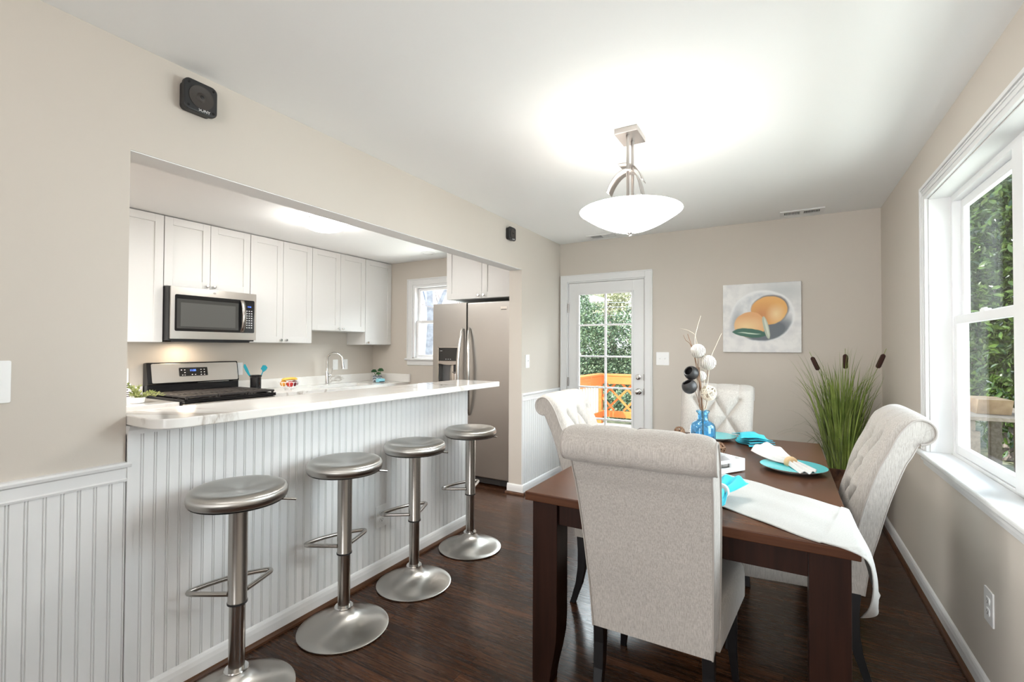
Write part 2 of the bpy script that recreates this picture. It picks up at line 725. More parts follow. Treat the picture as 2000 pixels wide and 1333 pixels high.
# right wall with the twin window
WY0, WY1, WZ0, WZ1 = 1.52, 3.178, 0.826, 2.135
w = MB()
w.box(XR, XR + 0.14, YF, WY0, 0, H)
w.box(XR, XR + 0.14, WY1, YB, 0, H)
w.box(XR, XR + 0.14, WY0, WY1, 0, WZ0 - 0.03)
w.box(XR, XR + 0.14, WY0, WY1, WZ1, H)
S(w.build('wall_right', PAINT))
S(MB().box(XK - 0.15, XK, YF, YB + 0.15, 0, H).build('wall_kitchen', PAINT))
S(MB().box(XK, XR + 0.2, YF - 0.15, YF, 0, H).build('wall_front', PAINT))


# ------------------------------------------------------------------ beadboard (profile with bead pairs)
def bead_profile(y0, y1, pitch=0.0417, th=0.010):
    pts = []
    y = y0
    while y < y1 - 1e-6:
        e = min(y + pitch, y1)
        g = 0.0022
        pts += [(y, th - 0.004)]
        pts += [(y + g, th), (y + g * 2.2, th), (y + g * 3.2, th - 0.004), (y + g * 4.2, th)]
        if e - 0.0005 > y + g * 4.2:
            pts += [(e - g, th)]
        y = e
    pts += [(y1, th - 0.004)]
    return [p for i, p in enumerate(pts) if i == 0 or p[0] > pts[i - 1][0] + 1e-6 and p[0] <= y1]


def beadboard(name, y0, y1, z0, z1, th=0.010):
    pr = bead_profile(y0, y1, th=th)
    out = [(XL + d, y) for y, d in pr]
    out = [(XL + 0.0003, y0)] + out + [(XL + 0.0003, y1)]
    m = MB()
    m.prism([(x, y) for x, y in out], 2, z0, z1)
    return S(m.build(name, BEAD))


beadboard('trim_2', -1.2, YO0 - 0.002, F + 0.02, 0.878)
beadboard('trim_3', YO0, YP + 0.0005, F + 0.02, ZB - 0.0305, 0.012)
beadboard('trim_4', YO1 + 0.002, YB - 0.001, F + 0.02, 0.878)
# mouldings below the bar top and the corner strip beside the painted wall
m = MB()
m.prism([(XL, ZB - 0.036), (XL + 0.018, ZB - 0.034), (XL + 0.020, ZB - 0.018), (XL + 0.034, ZB - 0.001), (XL, ZB - 0.001)], 1, YO0, YP + 0.012)
m.box(XL, XL + 0.016, YO0 + 0.0, YO0 + 0.018, 0.12, ZB - 0.034)
S(m.build('trim_5', TRIM))
# end cap of the half wall
S(MB().box(XL - WT, XL + 0.012, YP + 0.001, YP + 0.012, F + 0.0003, ZB - 0.001).build('trim_6', TRIM))


def rail_prof(s=1):
    return [(0.0003, 0.875), (0.014, 0.875), (0.016, 0.882), (0.012, 0.886), (0.012, 0.920), (0.018, 0.925), (0.020, 0.934), (0.016, 0.941), (0.0003, 0.943)]


m = MB()
m.prism([(XL + a, b) for a, b in rail_prof()], 1, -1.2, YO0 + 0.012)
S(m.build('trim_7', TRIM))
m = MB()
m.prism([(XL + a, b) for a, b in rail_prof()], 1, YO1 + 0.002, YB - 0.0005)
S(m.build('trim_8', TRIM))


def base_prof(h=0.132):
    return [(0.0003, F + 0.012), (0.015, F + 0.012), (0.015, h - 0.030), (0.012, h - 0.012), (0.008, h - 0.004), (0.0003, h)]


def shoe_prof(o=0.015):
    return [(o, F + 0.0003), (o + 0.017, F + 0.0003), (o + 0.016, F + 0.010), (o + 0.010, F + 0.018), (o, F + 0.021)]


def baseboard(name, xside, y0, y1, off=0.010, h=0.132):
    s = 1 if xside < 0 else -1
    x = XL if s > 0 else XR
    o = off if s > 0 else 0.0
    m = MB()
    m.prism([(x + s * (a + o), b) for a, b in base_prof(h)], 1, y0, y1)
    b = S(m.build(name, TRIM))
    m = MB()
    m.prism([(x + s * (a + o), b2) for a, b2 in shoe_prof()], 1, y0, y1)
    m.build('shoe_moulding', SHOE, b)
    return b


baseboard('baseboard_left', -1, -1.2, YP + 0.02, 0.0125)
baseboard('baseboard_left_far', -1, YO1 + 0.0, YB - 0.001, 0.0105)
baseboard('baseboard_right', 1, YF, YB - 0.001, 0.0)
# base around the wall stub end (faces the camera)
m = MB()
m.prism([(YO1 - a, b) for a, b in base_prof()], 0, XL - WT - 0.01, XL + 0.025)
b = S(m.build('baseboard_stub', TRIM))
m = MB()
m.prism([(YO1 - a, b2) for a, b2 in shoe_prof()], 0, XL - WT - 0.02, XL + 0.043)
m.build('shoe_moulding', SHOE, b)
m = MB()
m.prism([(YB - a, b2) for a, b2 in base_prof()], 0, DX1 + 0.075, XR - 0.001)
b = S(m.build('baseboard_back', TRIM))
m = MB()
m.prism([(YB - a, b2) for a, b2 in shoe_prof()], 0, DX1 + 0.075, XR - 0.016)
m.build('shoe_moulding', SHOE, b)


# ================================================================== DOOR
def casing(bm, x0, x1, z1, y, wd=0.068, th=0.018, z0=F + 0.0003):
    """U-shaped casing on the back wall (faces -Y)"""
    for a, b in ((x0 - wd, x0), (x1, x1 + wd)):
        bm.box(a, b, y - th, y - 0.0003, z0, z1 + wd)
    bm.box(x0, x1, y - th, y - 0.0003, z1, z1 + wd)
    # backband
    for a, b in ((x0 - wd, x0 - wd + 0.012), (x1 + wd - 0.012, x1 + wd)):
        bm.box(a, b, y - th - 0.007, y - th - 0.0001, z0, z1 + wd - 0.0121)
    bm.box(x0 - wd, x1 + wd, y - th - 0.007, y - th - 0.0001, z1 + wd - 0.012, z1 + wd)


door = struct('door_1')
m = MB()
casing(m, DX0, DX1, DZ, YB)
m.build('door_casing', TRIM, door, bevel=0.002)
m = MB()
m.box(DX0, DX0 + 0.012, YB, YB + 0.15, F + 0.0003, DZ - 0.0121)
m.box(DX1 - 0.012, DX1, YB, YB + 0.15, F + 0.0003, DZ - 0.0121)
m.box(DX0, DX1, YB, YB + 0.15, DZ - 0.012, DZ)
m.build('door_jamb', TRIM, door)
MB().box(DX0, DX1, YB - 0.01, YB + 0.16, F + 0.0005, F + 0.022).build('threshold', SHOE, door)
dx0, dx1, dz1 = DX0 + 0.015, DX1 - 0.015, DZ - 0.016
gx0, gx1, gz0, gz1 = -1.812, -1.255, 0.29, 1.905
dy0, dy1 = YB + 0.003, YB + 0.045
m = MB()
m.box(dx0, gx0, dy0, dy1, F + 0.025, dz1)
m.box(gx1, dx1, dy0, dy1, F + 0.025, dz1)
m.box(gx0, gx1, dy0, dy1, F + 0.025, gz0)
m.box(gx0, gx1, dy0, dy1, gz1, dz1)
m.build('door_panel', TRIM, door, bevel=0.0015)
m = MB()
fw = 0.022
m.box(gx0 - 0.012, gx0 + fw - 0.012, dy0 - 0.010, dy0, gz0 - 0.012, gz1 + 0.012)
m.box(gx1 - fw + 0.012, gx1 + 0.012, dy0 - 0.010, dy0, gz0 - 0.012, gz1 + 0.012)
m.box(gx0 + fw - 0.0119, gx1 - fw + 0.0119, dy0 - 0.010, dy0, gz0 - 0.012, gz0 + fw - 0.012)
m.box(gx0 + fw - 0.0119, gx1 - fw + 0.0119, dy0 - 0.010, dy0, gz1 - fw + 0.012, gz1 + 0.012)
m.build('glazing_frame', TRIM, door, bevel=0.003)
m = MB()
m.box(-1.537, -1.521, dy0 - 0.0045, dy1 - 0.0105, gz0, gz1)
for z in (0.644, 0.959, 1.270, 1.588):
    m.box(gx0, gx1, dy0 - 0.003, dy1 - 0.012, z - 0.008, z + 0.008)
m.build('muntin_grid', TRIM, door, bevel=0.002)
MB().box(gx0, gx1, dy0 + 0.018, dy0 + 0.022, gz0, gz1).build('pane', GLASS, door)
for zz in (0.27, 0.96, 1.72):
    m = MB()
    m.box(DX0 + 0.002, DX0 + 0.020, YB - 0.006, YB + 0.003, zz, zz + 0.09)
    m.lathe([(0.006, 0), (0.006, 0.092)], 12, (DX0 + 0.013, YB - 0.008, zz))
    m.build('hinge', NICKEL, door)
RX = Matrix.Rotation(radians(90), 4, 'X')
for nm, zz, pr_ in (('deadbolt', 1.077, [(0.029, 0), (0.029, 0.004), (0.026, 0.012), (0.012, 0.016), (0.010, 0.028), (0, 0.028)]),
                    ('door_knob', 0.939, [(0.031, 0), (0.031, 0.004), (0.026, 0.009), (0.012, 0.012), (0.011, 0.03), (0.022, 0.038), (0.026, 0.05), (0.024, 0.06), (0.012, 0.066), (0, 0.066)])):
    m = MB()
    m.lathe(pr_, 24, (0, 0, 0), Matrix.Translation((-1.197, dy0, zz)) @ RX)
    if nm == 'deadbolt':
        m.box(-1.201, -1.193, dy0 - 0.038, dy0 - 0.016, zz - 0.014, zz + 0.014)
    m.build(nm, CHROME, door, smooth=True)
for zz in (1.077, 0.939):
    MB().box(DX1 - 0.0155, DX1 - 0.0115, YB - 0.0185, YB + 0.0, zz - 0.03, zz + 0.03).build('strike_plate', NICKEL, door)

# ================================================================== KITCHEN WINDOW (window_2)
win2 = struct('window_2')
m = MB()
wd = 0.078
for a, b in ((KX0 - wd, KX0), (KX1, KX1 + wd)):
    m.box(a, b, YB - 0.018, YB - 0.0003, KZ0, KZ1 + wd)
    m.box(a if a < KX0 - 0.01 and b <= KX0 else b - 0.014, a + 0.014 if b <= KX0 else b, YB - 0.026, YB - 0.0181, KZ0, KZ1 + wd - 0.0141)
m.box(KX0, KX1, YB - 0.018, YB - 0.0003, KZ1, KZ1 + wd)
m.box(KX0 - wd, KX1 + wd, YB - 0.026, YB - 0.0181, KZ1 + wd - 0.014, KZ1 + wd)
m.build('window_casing', TRIM, win2, bevel=0.002)
MB().box(KX0 - wd - 0.02, KX1 + wd + 0.02, YB - 0.045, YB + 0.05, KZ0 - 0.022, KZ0 - 0.0005).build('window_sill', TRIM, win2, bevel=0.004)
m = MB()
m.prism([(YB - 0.0003, KZ0 - 0.088), (YB - 0.014, KZ0 - 0.080), (YB - 0.018, KZ0 - 0.024), (YB - 0.0003, KZ0 - 0.024)], 0, KX0 - wd, KX1 + wd)
m.build('window_apron', TRIM, win2)
m = MB()
for a, b in ((KX0, KX0 + 0.03), (KX1 - 0.03, KX1)):
    m.box(a, b, YB + 0.0, YB + 0.12, KZ0 + 0.0121, KZ1 - 0.0301)
m.box(KX0, KX1, YB + 0.0, YB + 0.12, KZ1 - 0.03, KZ1)
m.box(KX0, KX1, YB + 0.02, YB + 0.14, KZ0 - 0.03, KZ0 + 0.012)
m.build('window_frame', VINYL, win2)


def sash_y(par, x0, x1, z0, z1, y0, y1, fw=0.034):
    m = MB()
    m.box(x0, x0 + fw, y0, y1, z0, z1)
    m.box(x1 - fw, x1, y0, y1, z0, z1)
    m.box(x0 + fw, x1 - fw, y0, y1, z0, z0 + fw)
    m.box(x0 + fw, x1 - fw, y0, y1, z1 - fw, z1)
    s = m.build('sash', VINYL, par, bevel=0.002)
    MB().box(x0 + fw, x1 - fw, (y0 + y1) / 2 - 0.002, (y0 + y1) / 2 + 0.002, z0 + fw, z1 - fw).build('pane', GLASS, s)


sash_y(win2, KX0 + 0.032, KX1 - 0.032, 1.655, KZ1 - 0.032, YB + 0.068, YB + 0.095)
sash_y(win2, KX0 + 0.032, KX1 - 0.032, KZ0 + 0.014, 1.690, YB + 0.035, YB + 0.063)

# ================================================================== DINING WINDOW (window_1)
win1 = struct('window_1')
m = MB()
wd = 0.072
for a, b in ((WY0 - wd, WY0), (WY1, WY1 + wd)):
    m.box(XR - 0.016, XR - 0.0003, a, b, WZ0, WZ1 + wd)
m.box(XR - 0.016, XR - 0.0003, WY0, WY1, WZ1, WZ1 + wd)
m.box(XR - 0.024, XR - 0.0161, WY1 + wd - 0.016, WY1 + wd, WZ0, WZ1 + wd - 0.0161)
m.box(XR - 0.024, XR - 0.0161, WY0 - wd, WY0 - wd + 0.016, WZ0, WZ1 + wd - 0.0161)
m.box(XR - 0.024, XR - 0.0161, WY0 - wd, WY1 + wd, WZ1 + wd - 0.016, WZ1 + wd)
for k in (0.022, 0.044):
    m.box(XR - 0.020, XR - 0.0161, WY1 + k, WY1 + k + 0.008, WZ0, WZ1 + k - 0.0001)
    m.box(XR - 0.020, XR - 0.0161, WY0 - k, WY1 + k + 0.008, WZ1 + k, WZ1 + k + 0.008)
m.build('window_casing', TRIM, win1, bevel=0.0015)
MB().box(XR - 0.045, XR + 0.085, WY0 - wd - 0.02, WY1 + wd + 0.02, WZ0 - 0.026, WZ0 - 0.0005).build('window_sill', TRIM, win1, bevel=0.008, seg=3)
m = MB()
m.prism([(XR - 0.0003, WZ0 - 0.082), (XR - 0.012, WZ0 - 0.078), (XR - 0.014, WZ0 - 0.060), (XR - 0.024, WZ0 - 0.052), (XR - 0.024, WZ0 - 0.028), (XR - 0.0003, WZ0 - 0.028)], 1, WY0 - wd, WY1 + wd)
m.build('window_apron', TRIM, win1)
m = MB()
jx0, jx1 = XR + 0.0, XR + 0.085
m.box(jx0, jx1, WY1 - 0.006, WY1 - 0.0005, WZ0, WZ1)
m.box(jx0, jx1, WY0 + 0.0005, WY0 + 0.006, WZ0, WZ1)
m.box(jx0, jx1, WY0 + 0.0061, WY1 - 0.0061, WZ1 - 0.006, WZ1 - 0.0005)
m.build('window_jamb', TRIM, win1)
fx0, fx1 = XR + 0.085, XR + 0.145
MY = 2.352
m = MB()
m.box(fx0, fx1, WY1 - 0.03, WY1 - 0.0005, WZ0 + 0.0121, WZ1 - 0.0351)
m.box(fx0, fx1, WY0 + 0.0005, WY0 + 0.03, WZ0 + 0.0121, WZ1 - 0.0351)
m.box(fx0, fx1, WY0 + 0.0005, WY1 - 0.0005, WZ1 - 0.035, WZ1 - 0.0005)
m.box(fx0, fx1, WY0 + 0.0005, WY1 - 0.0005, WZ0 - 0.029, WZ0 + 0.012)
m.box(fx0 - 0.012, fx1 - 0.0005, MY - 0.045, MY + 0.045, WZ0 + 0.0121, WZ1 - 0.0351)
m.build('window_frame', VINYL, win1, bevel=0.0015)


def sash_x(par, y0, y1, z0, z1, x0, x1, fw=0.042):
    m = MB()
    m.box(x0, x1, y0, y0 + fw, z0, z1)
    m.box(x0, x1, y1 - fw, y1, z0, z1)
    m.box(x0, x1, y0 + fw, y1 - fw, z0, z0 + fw)
    m.box(x0, x1, y0 + fw, y1 - fw, z1 - fw, z1)
    s = m.build('sash', VINYL, par, bevel=0.003)
    MB().box((x0 + x1) / 2 - 0.002, (x0 + x1) / 2 + 0.002, y0 + fw, y1 - fw, z0 + fw, z1 - fw).build('pane', GLASS, s)
    return s


for y0, y1 in ((MY + 0.047, WY1 - 0.032), (WY0 + 0.032, MY - 0.047)):
    sash_x(win1, y0, y1, 1.485, WZ1 - 0.037, fx0 + 0.032, fx0 + 0.055)
    s = sash_x(win1, y0, y1, WZ0 + 0.014, 1.520, fx0 + 0.004, fx0 + 0.029)
    m = MB()
    m.box(fx0 + 0.006, fx0 + 0.027, (y0 + y1) / 2 - 0.03, (y0 + y1) / 2 + 0.03, 1.520, 1.530)
    m.box(fx0 + 0.011, fx0 + 0.020, (y0 + y1) / 2 - 0.012, (y0 + y1) / 2 + 0.032, 1.530, 1.536)
    m.build('sash_lock', PLAST, s)

# ================================================================== BAR TOP
def bar_top():
    x0, x1, y0, y1, r = XL - 0.145, -1.79, YO0 + 0.002, 2.945, 0.085
    pts = [(x0, y0)]
    for i in range(21):
        a = -pi / 2 + (pi / 2) * i / 20
        pts.append((x1 - r + r * cos(a), y0 + r + r * sin(a)))
    r = 0.02
    for i in range(5):
        a = (pi / 2) * i / 4
        pts.append((x1 - r + r * cos(a), y1 - r + r * sin(a)))
    pts += [(x0, y1)]
    # the near end is notched around the wall so that it butts the jamb
    m = MB()
    m.prism(pts, 2, ZB, ZB + 0.035)
    o = m.build('bar_countertop', QUARTZ, smooth=True, ang=30, bevel=0.004, seg=3)
    tag(o, 'long white veined quartz bar top over the beadboard half wall', 'countertop')


bar_top()


# ================================================================== CABINETS
def door_mesh(w, h, fw=0.062, th=0.019):
    m = MB()
    m.box(0.001, th, 0, fw, 0, h)
    m.box(0.001, th, w - fw, w, 0, h)
    m.box(0.001, th, fw, w - fw, 0, fw)
    m.box(0.001, th, fw, w - fw, h - fw, h)
    m.box(0.001, th - 0.009, fw, w - fw, fw, h - fw)
    return m


def knob_mesh(y, z, x=0.0195):
    m = MB()
    m.lathe([(0.008, 0), (0.006, 0.004), (0.005, 0.012), (0.012, 0.018), (0.014, 0.023), (0.012, 0.028), (0, 0.029)], 16,
            (0, 0, 0), Matrix.Translation((x, y, z)) @ Matrix.Rotation(radians(90), 4, 'Y'))
    return m


def cabinet(label, loc, rz, w, h, d, doors, knobs, group, mtl=CABW, box_up=0.0):
    """local: front at x=0 facing +x, width along y, height z"""
    t = thing('wall_cabinet' if not box_up else 'base_cabinet', label, 'cabinet', loc, rz, group)
    b = MB().box(-d, 0, 0.0006, w - 0.0006, box_up, h)
    if box_up:
        b.box(-d, -0.07, 0.0006, w - 0.0006, F + 0.0003, box_up)
    b.build('cabinet_body', mtl, t)
    ws = w / doors
    for i in range(doors):
        dm = door_mesh(ws - 0.004, h - box_up - 0.006)
        dm.v = [(v[0], v[1] + i * ws + 0.002, v[2] + 0.003 + box_up) for v in dm.v]
        dd = dm.build('cabinet_door', mtl, t, bevel=0.0012)
        ky, kz = knobs[i]
        if ky is not None:
            knob_mesh(i * ws + ky, kz).build('knob', CHROME, dd, smooth=True)
    return t


UT = 2.434
UX = -4.43
UG = 'white shaker wall cabinets along the range wall'
cabinet('single-door white cabinet left of the microwave, nearest the wall edge', (UX, 1.455, 1.385), 0, 0.458, UT - 1.385, 0.305, 1, [(0.03, 0.03)], UG)
cabinet('short two-door white cabinet directly above the microwave', (UX, 1.915, 1.853), 0, 0.724, UT - 1.853, 0.305, 2, [(0.332, 0.03), (0.03, 0.03)], UG)
cabinet('tall two-door white cabinet just right of the microwave', (UX, 2.641, 1.392), 0, 0.682, UT - 1.392, 0.305, 2, [(0.311, 0.03), (0.03, 0.03)], UG)
cabinet('two-door white cabinet with raised bottom above the sink', (UX, 3.325, 1.535), 0, 0.748, UT - 1.535, 0.305, 2, [(0.344, 0.03), (0.03, 0.03)], UG)
cabinet('narrow single-door white cabinet in the kitchen corner by the window', (UX, 4.075, 1.383), 0, 0.438, UT - 1.383, 0.305, 1, [(0.035, 0.03)], UG)
cabinet('short two-door white cabinet above the refrigerator', (-3.035, 3.92, 1.845), radians(-90), 0.880, UT - 1.845, 0.59, 2, [(0.408, 0.03), (0.032, 0.03)], None)

# base cabinets and the worktops on them (mostly below the bar line)
BX = -4.14
BG = 'white base cabinets below the quartz worktop'
cabinet('white base cabinet left of the range', (BX, 0.98, 0), 0, 0.925, 0.878, 0.595, 2, [(0.43, 0.82), (0.03, 0.82)], BG, box_up=0.1)
cabinet('white base cabinet right of the range', (BX, 2.685, 0), 0, 0.60, 0.878, 0.595, 2, [(0.27, 0.82), (0.03, 0.82)], BG, box_up=0.1)
cabinet('white base cabinet in the corner by the window', (BX, 4.16, 0), 0, 0.35, 0.878, 0.595, 1, [(0.03, 0.82)], BG, box_up=0.1)
# sink base: front and sides only so that the basin hangs free
t = thing('base_cabinet', 'white base cabinet below the sink', 'cabinet', (BX, 3.287, 0), 0, BG)
b = MB()
b.box(-0.595, 0, 0.0006, 0.02, F + 0.0003, 0.878)
b.box(-0.595, 0, 0.851, 0.871, F + 0.0003, 0.878)
b.box(-0.595, 0, 0.02, 0.851, 0.1, 0.12)
b.box(-0.02, 0, 0.02, 0.851, 0.12, 0.70)
b.build('cabinet_body', CABW, t)
for i in range(2):
    dm = door_mesh(0.43, 0.60)
    dm.v = [(v[0], v[1] + i * 0.435 + 0.002, v[2] + 0.103) for v in dm.v]
    dd = dm.build('cabinet_door', CABW, t, bevel=0.0012)
    knob_mesh(0.40 if i == 0 else 0.47, 0.66).build('knob', CHROME, dd, smooth=True)
dm = door_mesh(0.865, 0.165, 0.04)
dm.v = [(v[0], v[1] + 0.002, v[2] + 0.708) for v in dm.v]
dm.build('false_drawer_front', CABW, t, bevel=0.0012)

CT = 0.914
t = thing('kitchen_worktop', 'white quartz worktop left of the range with low backsplash', 'countertop', (0, 0, 0))
MB().box(XK + 0.001, -4.105, 0.98, 1.905, 0.880, CT).build('slab', QUARTZ, t, bevel=0.003)
MB().box(XK + 0.001, XK + 0.021, 0.98, 1.905, CT + 0.0002, 1.012).build('backsplash', QUARTZ, t, bevel=0.002)
t = thing('kitchen_worktop', 'white quartz worktop with sink cut-out right of the range', 'countertop', (0, 0, 0))
SX0, SX1, SY0, SY1 = -4.54, -4.20, 3.36, 4.07
m = MB()
m.box(XK + 0.001, -4.105, 2.685, SY0, 0.880, CT)
m.box(XK + 0.001, -4.105, SY1, YB - 0.001, 0.880, CT)
m.box(XK + 0.001, SX0, SY0, SY1, 0.880, CT)
m.box(SX1, -4.105, SY0, SY1, 0.880, CT)
m.build('slab', QUARTZ, t)
m = MB()
m.box(XK + 0.001, XK + 0.021, 2.685, YB - 0.001, CT + 0.0002, 1.012)
m.box(XK + 0.021, -4.07, YB - 0.021, YB - 0.001, CT + 0.0002, 1.016)
m.build('backsplash', QUARTZ, t, bevel=0.002)
m = MB()
m.box(SX0 - 0.01, SX0, SY0 - 0.01, SY1 + 0.01, 0.70, 0.879)
m.box(SX1, SX1 + 0.01, SY0 - 0.01, SY1 + 0.01, 0.70, 0.879)
m.box(SX0, SX1, SY0 - 0.01, SY0, 0.70, 0.879)
m.box(SX0, SX1, SY1, SY1 + 0.01, 0.70, 0.879)
m.box(SX0 - 0.01, SX1 + 0.01, SY0 - 0.01, SY1 + 0.01, 0.69, 0.70)
tag(m.build('undermount_sink', STOOL), 'stainless undermount sink basin set in the white worktop', 'sink')

# faucet
t = thing('kitchen_faucet', 'tall gooseneck pull-down faucet behind the sink', 'faucet', (-4.63, 3.70, CT + 0.0005))
m = MB()
m.lathe([(0.027, 0), (0.027, 0.008), (0.021, 0.014), (0.020, 0.13), (0.014, 0.145), (0.013, 0.19)], 20)
m.build('faucet_body', CHROME, t, smooth=True)
arc = [(0, 0, 0.18), (0, 0, 0.27)]
for i in range(1, 13):
    a = pi * i / 12 * 0.92
    arc.append((0.075 - 0.075 * cos(a), 0.045 - 0.045 * cos(a), 0.285 + 0.085 * sin(a)))
MB().tube(arc, 0.0125, 12).build('gooseneck', CHROME, t, smooth=True)
e = Vector(arc[-1])
dn = Vector((0.012, 0.008, -0.12))
MB().tube([e, e + dn * 0.3, e + dn * 0.75, e + dn], 0.015, 14, rs=[0.0135, 0.016, 0.019, 0.019]).build('spray_head', CHROME, t, smooth=True)
m = MB()
m.tube([(0, 0.018, 0.10), (0, 0.050, 0.105)], 0.012, 12)
m.tube([(0, 0.048, 0.108), (0.004, 0.062, 0.13), (0.008, 0.066, 0.185)], 0.005, 8)
m.build('faucet_handle', CHROME, t, smooth=True)

# ================================================================== RANGE
RY0, RY1 = 1.912, 2.678
t = thing('gas_range', 'stainless gas range with black cooktop under the microwave', 'stove', (0, 0, 0))
MB().box(XK + 0.03, -4.09, RY0, RY1, F + 0.0003, 0.905).build('range_body', BLACKM, t)
MB().box(-4.089, -4.05, RY0 + 0.004, RY1 - 0.004, 0.20, 0.72).build('oven_door', STEEL_H, t, bevel=0.004)
MB().box(-4.089, -4.055, RY0 + 0.004, RY1 - 0.004, 0.070, 0.19).build('storage_drawer', STEEL_H, t, bevel=0.004)
MB().box(-4.089, -4.045, RY0 + 0.004, RY1 - 0.004, 0.73, 0.90).build('knob_panel', STEEL_H, t, bevel=0.004)
for i in range(5):
    m = MB()
    m.lathe([(0.022, 0), (0.02, 0.02), (0.014, 0.028), (0, 0.028)], 16, (0, 0, 0), Matrix.Translation((-4.045, RY0 + 0.12 + i * 0.13, 0.82)) @ Matrix.Rotation(radians(90), 4, 'Y'))
    m.build('control_knob', STOOL, t, smooth=True)
m = MB()
m.tube([(-4.0, RY0 + 0.06, 0.66), (-4.0, RY1 - 0.06, 0.66)], 0.011, 12)
m.box(-4.05, -4.0, RY0 + 0.08, RY0 + 0.10, 0.652, 0.668)
m.box(-4.05, -4.0, RY1 - 0.10, RY1 - 0.08, 0.652, 0.668)
m.build('oven_handle', STOOL, t, smooth=True)
# cooktop tray with raised rim
m = MB()
m.box(XK + 0.09, -4.045, RY0 + 0.001, RY1 - 0.001, 0.906, 0.921)
for a in ((XK + 0.09, -4.045, RY0 + 0.001, RY0 + 0.018), (XK + 0.09, -4.045, RY1 - 0.018, RY1 - 0.001), (-4.065, -4.045, RY0 + 0.001, RY1 - 0.001)):
    m.box(a[0], a[1], a[2], a[3], 0.921, 0.933)
m.build('cooktop', BLACK, t, bevel=0.004)
for bx, by, br in ((-4.20, 2.06, 0.045), (-4.48, 2.06, 0.036), (-4.34, 2.295, 0.05), (-4.20, 2.53, 0.05), (-4.48, 2.53, 0.036)):
    m = MB()
    m.lathe([(br, 0.9212), (br, 0.930), (br * 0.8, 0.934), (br * 0.75, 0.940), (0, 0.942)], 20, (bx, by, 0))
    m.build('burner', STOOL if br > 0.046 else BLACKM, t, smooth=True)
gx0_, gx1_ = XK + 0.13, -4.055
for k in range(3):
    ya, yb = RY0 + 0.012 + k * 0.249, RY0 + 0.012 + k * 0.249 + 0.244
    m = MB()
    bw = 0.013
    z0, z1 = 0.945, 0.960
    m.box(gx0_, gx1_, ya, ya + bw, z0, z1)
    m.box(gx0_, gx1_, yb - bw, yb, z0, z1)
    m.box(gx0_, gx0_ + bw, ya + bw, yb - bw, z0, z1)
    m.box(gx1_ - bw, gx1_, ya + bw, yb - bw, z0, z1)
    m.box((gx0_ + gx1_) / 2 - 0.008, (gx0_ + gx1_) / 2 + 0.008, ya + bw, yb - bw, z0, z1)
    for j in range(1, 6):
        yy = ya + (yb - ya) * j / 6
        if j == 3:
            m.box(gx0_ + bw, gx1_ - bw, yy - 0.006, yy + 0.006, z0 + 0.002, z1)
        else:
            m.box(gx0_ + bw, gx0_ + 0.16, yy - 0.010, yy + 0.010, z0 + 0.002, z1)
            m.box(gx1_ - 0.16, gx1_ - bw, yy - 0.010, yy + 0.010, z0 + 0.002, z1)
            m.box(-4.45, -4.25, yy - 0.010, yy + 0.010, z0 + 0.002, z1)
    for fx in (gx0_ + 0.002, gx1_ - 0.020):
        for fy in (ya + 0.002, yb - 0.020):
            m.box(fx, fx + 0.016, fy, fy + 0.016, 0.9335, z0)
    m.build('burner_grate', IRON, t, bevel=0.002)
# back guard with tilted steel face
m = MB()
m.prism([(XK + 0.003, 0.905), (XK + 0.088, 0.905), (XK + 0.088, 1.02), (XK + 0.098, 1.03), (XK + 0.064, 1.206), (XK + 0.050, 1.212), (XK + 0.003, 1.206)], 1, RY0 - 0.002, RY1 + 0.002)
m.build('back_guard', BLACK, t, bevel=0.006, seg=3)
GA, GB = Vector((XK + 0.0985, 0, 1.034)), Vector((XK + 0.0665, 0, 1.200))
gu = (GB - GA).normalized()
gn = Vector((gu.z, 0, -gu.x))
GM = frame(GA + Vector((0, (RY0 + RY1) / 2, 0)) + gn * 0.0008, (0, 1, 0), gu)
L_ = (GB - GA).length


def rrect(x0, x1, y0, y1, r, n=5):
    p = []
    for cx, cy, a0 in ((x1 - r, y0 + r, -pi / 2), (x1 - r, y1 - r, 0), (x0 + r, y1 - r, pi / 2), (x0 + r, y0 + r, pi)):
        for i in range(n + 1):
            a = a0 + pi / 2 * i / n
            p.append((cx + r * cos(a), cy + r * sin(a)))
    return p


def plate(pts, M, z0, z1):
    m = MB()
    m.prism(pts, 2, z0, z1)
    m.v = [tuple(M @ Vector(v)) for v in m.v]
    return m


plate(rrect(-0.355, 0.372, 0.0, L_, 0.012), GM, 0, 0.0035).build('control_fascia', STEEL_H, t, bevel=0.001)
plate(rrect(-0.148, 0.098, 0.048, 0.132, 0.010), GM, 0.0036, 0.0044).build('display_bezel', CHROME, t)
dp = plate(rrect(-0.144, 0.094, 0.052, 0.128, 0.008), GM, 0.0045, 0.0052).build('control_display', BLACK, t)
text_mesh('clock_digits', '11:55', 0.024, LCD, GM @ Matrix.Translation((-0.030, 0.102, 0.0053)), dp, 0.0002)
for i, (kx, ky) in enumerate([(-0.125, 0.108), (-0.098, 0.108), (-0.098, 0.084), (-0.118, 0.062), (-0.098, 0.062), (0.038, 0.108), (0.066, 0.108), (0.038, 0.084), (0.066, 0.084), (0.038, 0.062), (0.066, 0.062), (-0.038, 0.064), (-0.012, 0.064)]):
    q = plate([(kx - 0.005, ky - 0.003), (kx + 0.005, ky - 0.003), (kx + 0.005, ky + 0.003), (kx - 0.005, ky + 0.003)], GM, 0.0053, 0.0056)
    q.build('touch_key', INK, dp)
MB().tube([(XK + 0.094, 2.30, 1.022), (XK + 0.094, 2.58, 1.022)], 0.003, 6).build('vent_trim', CHROME, t)

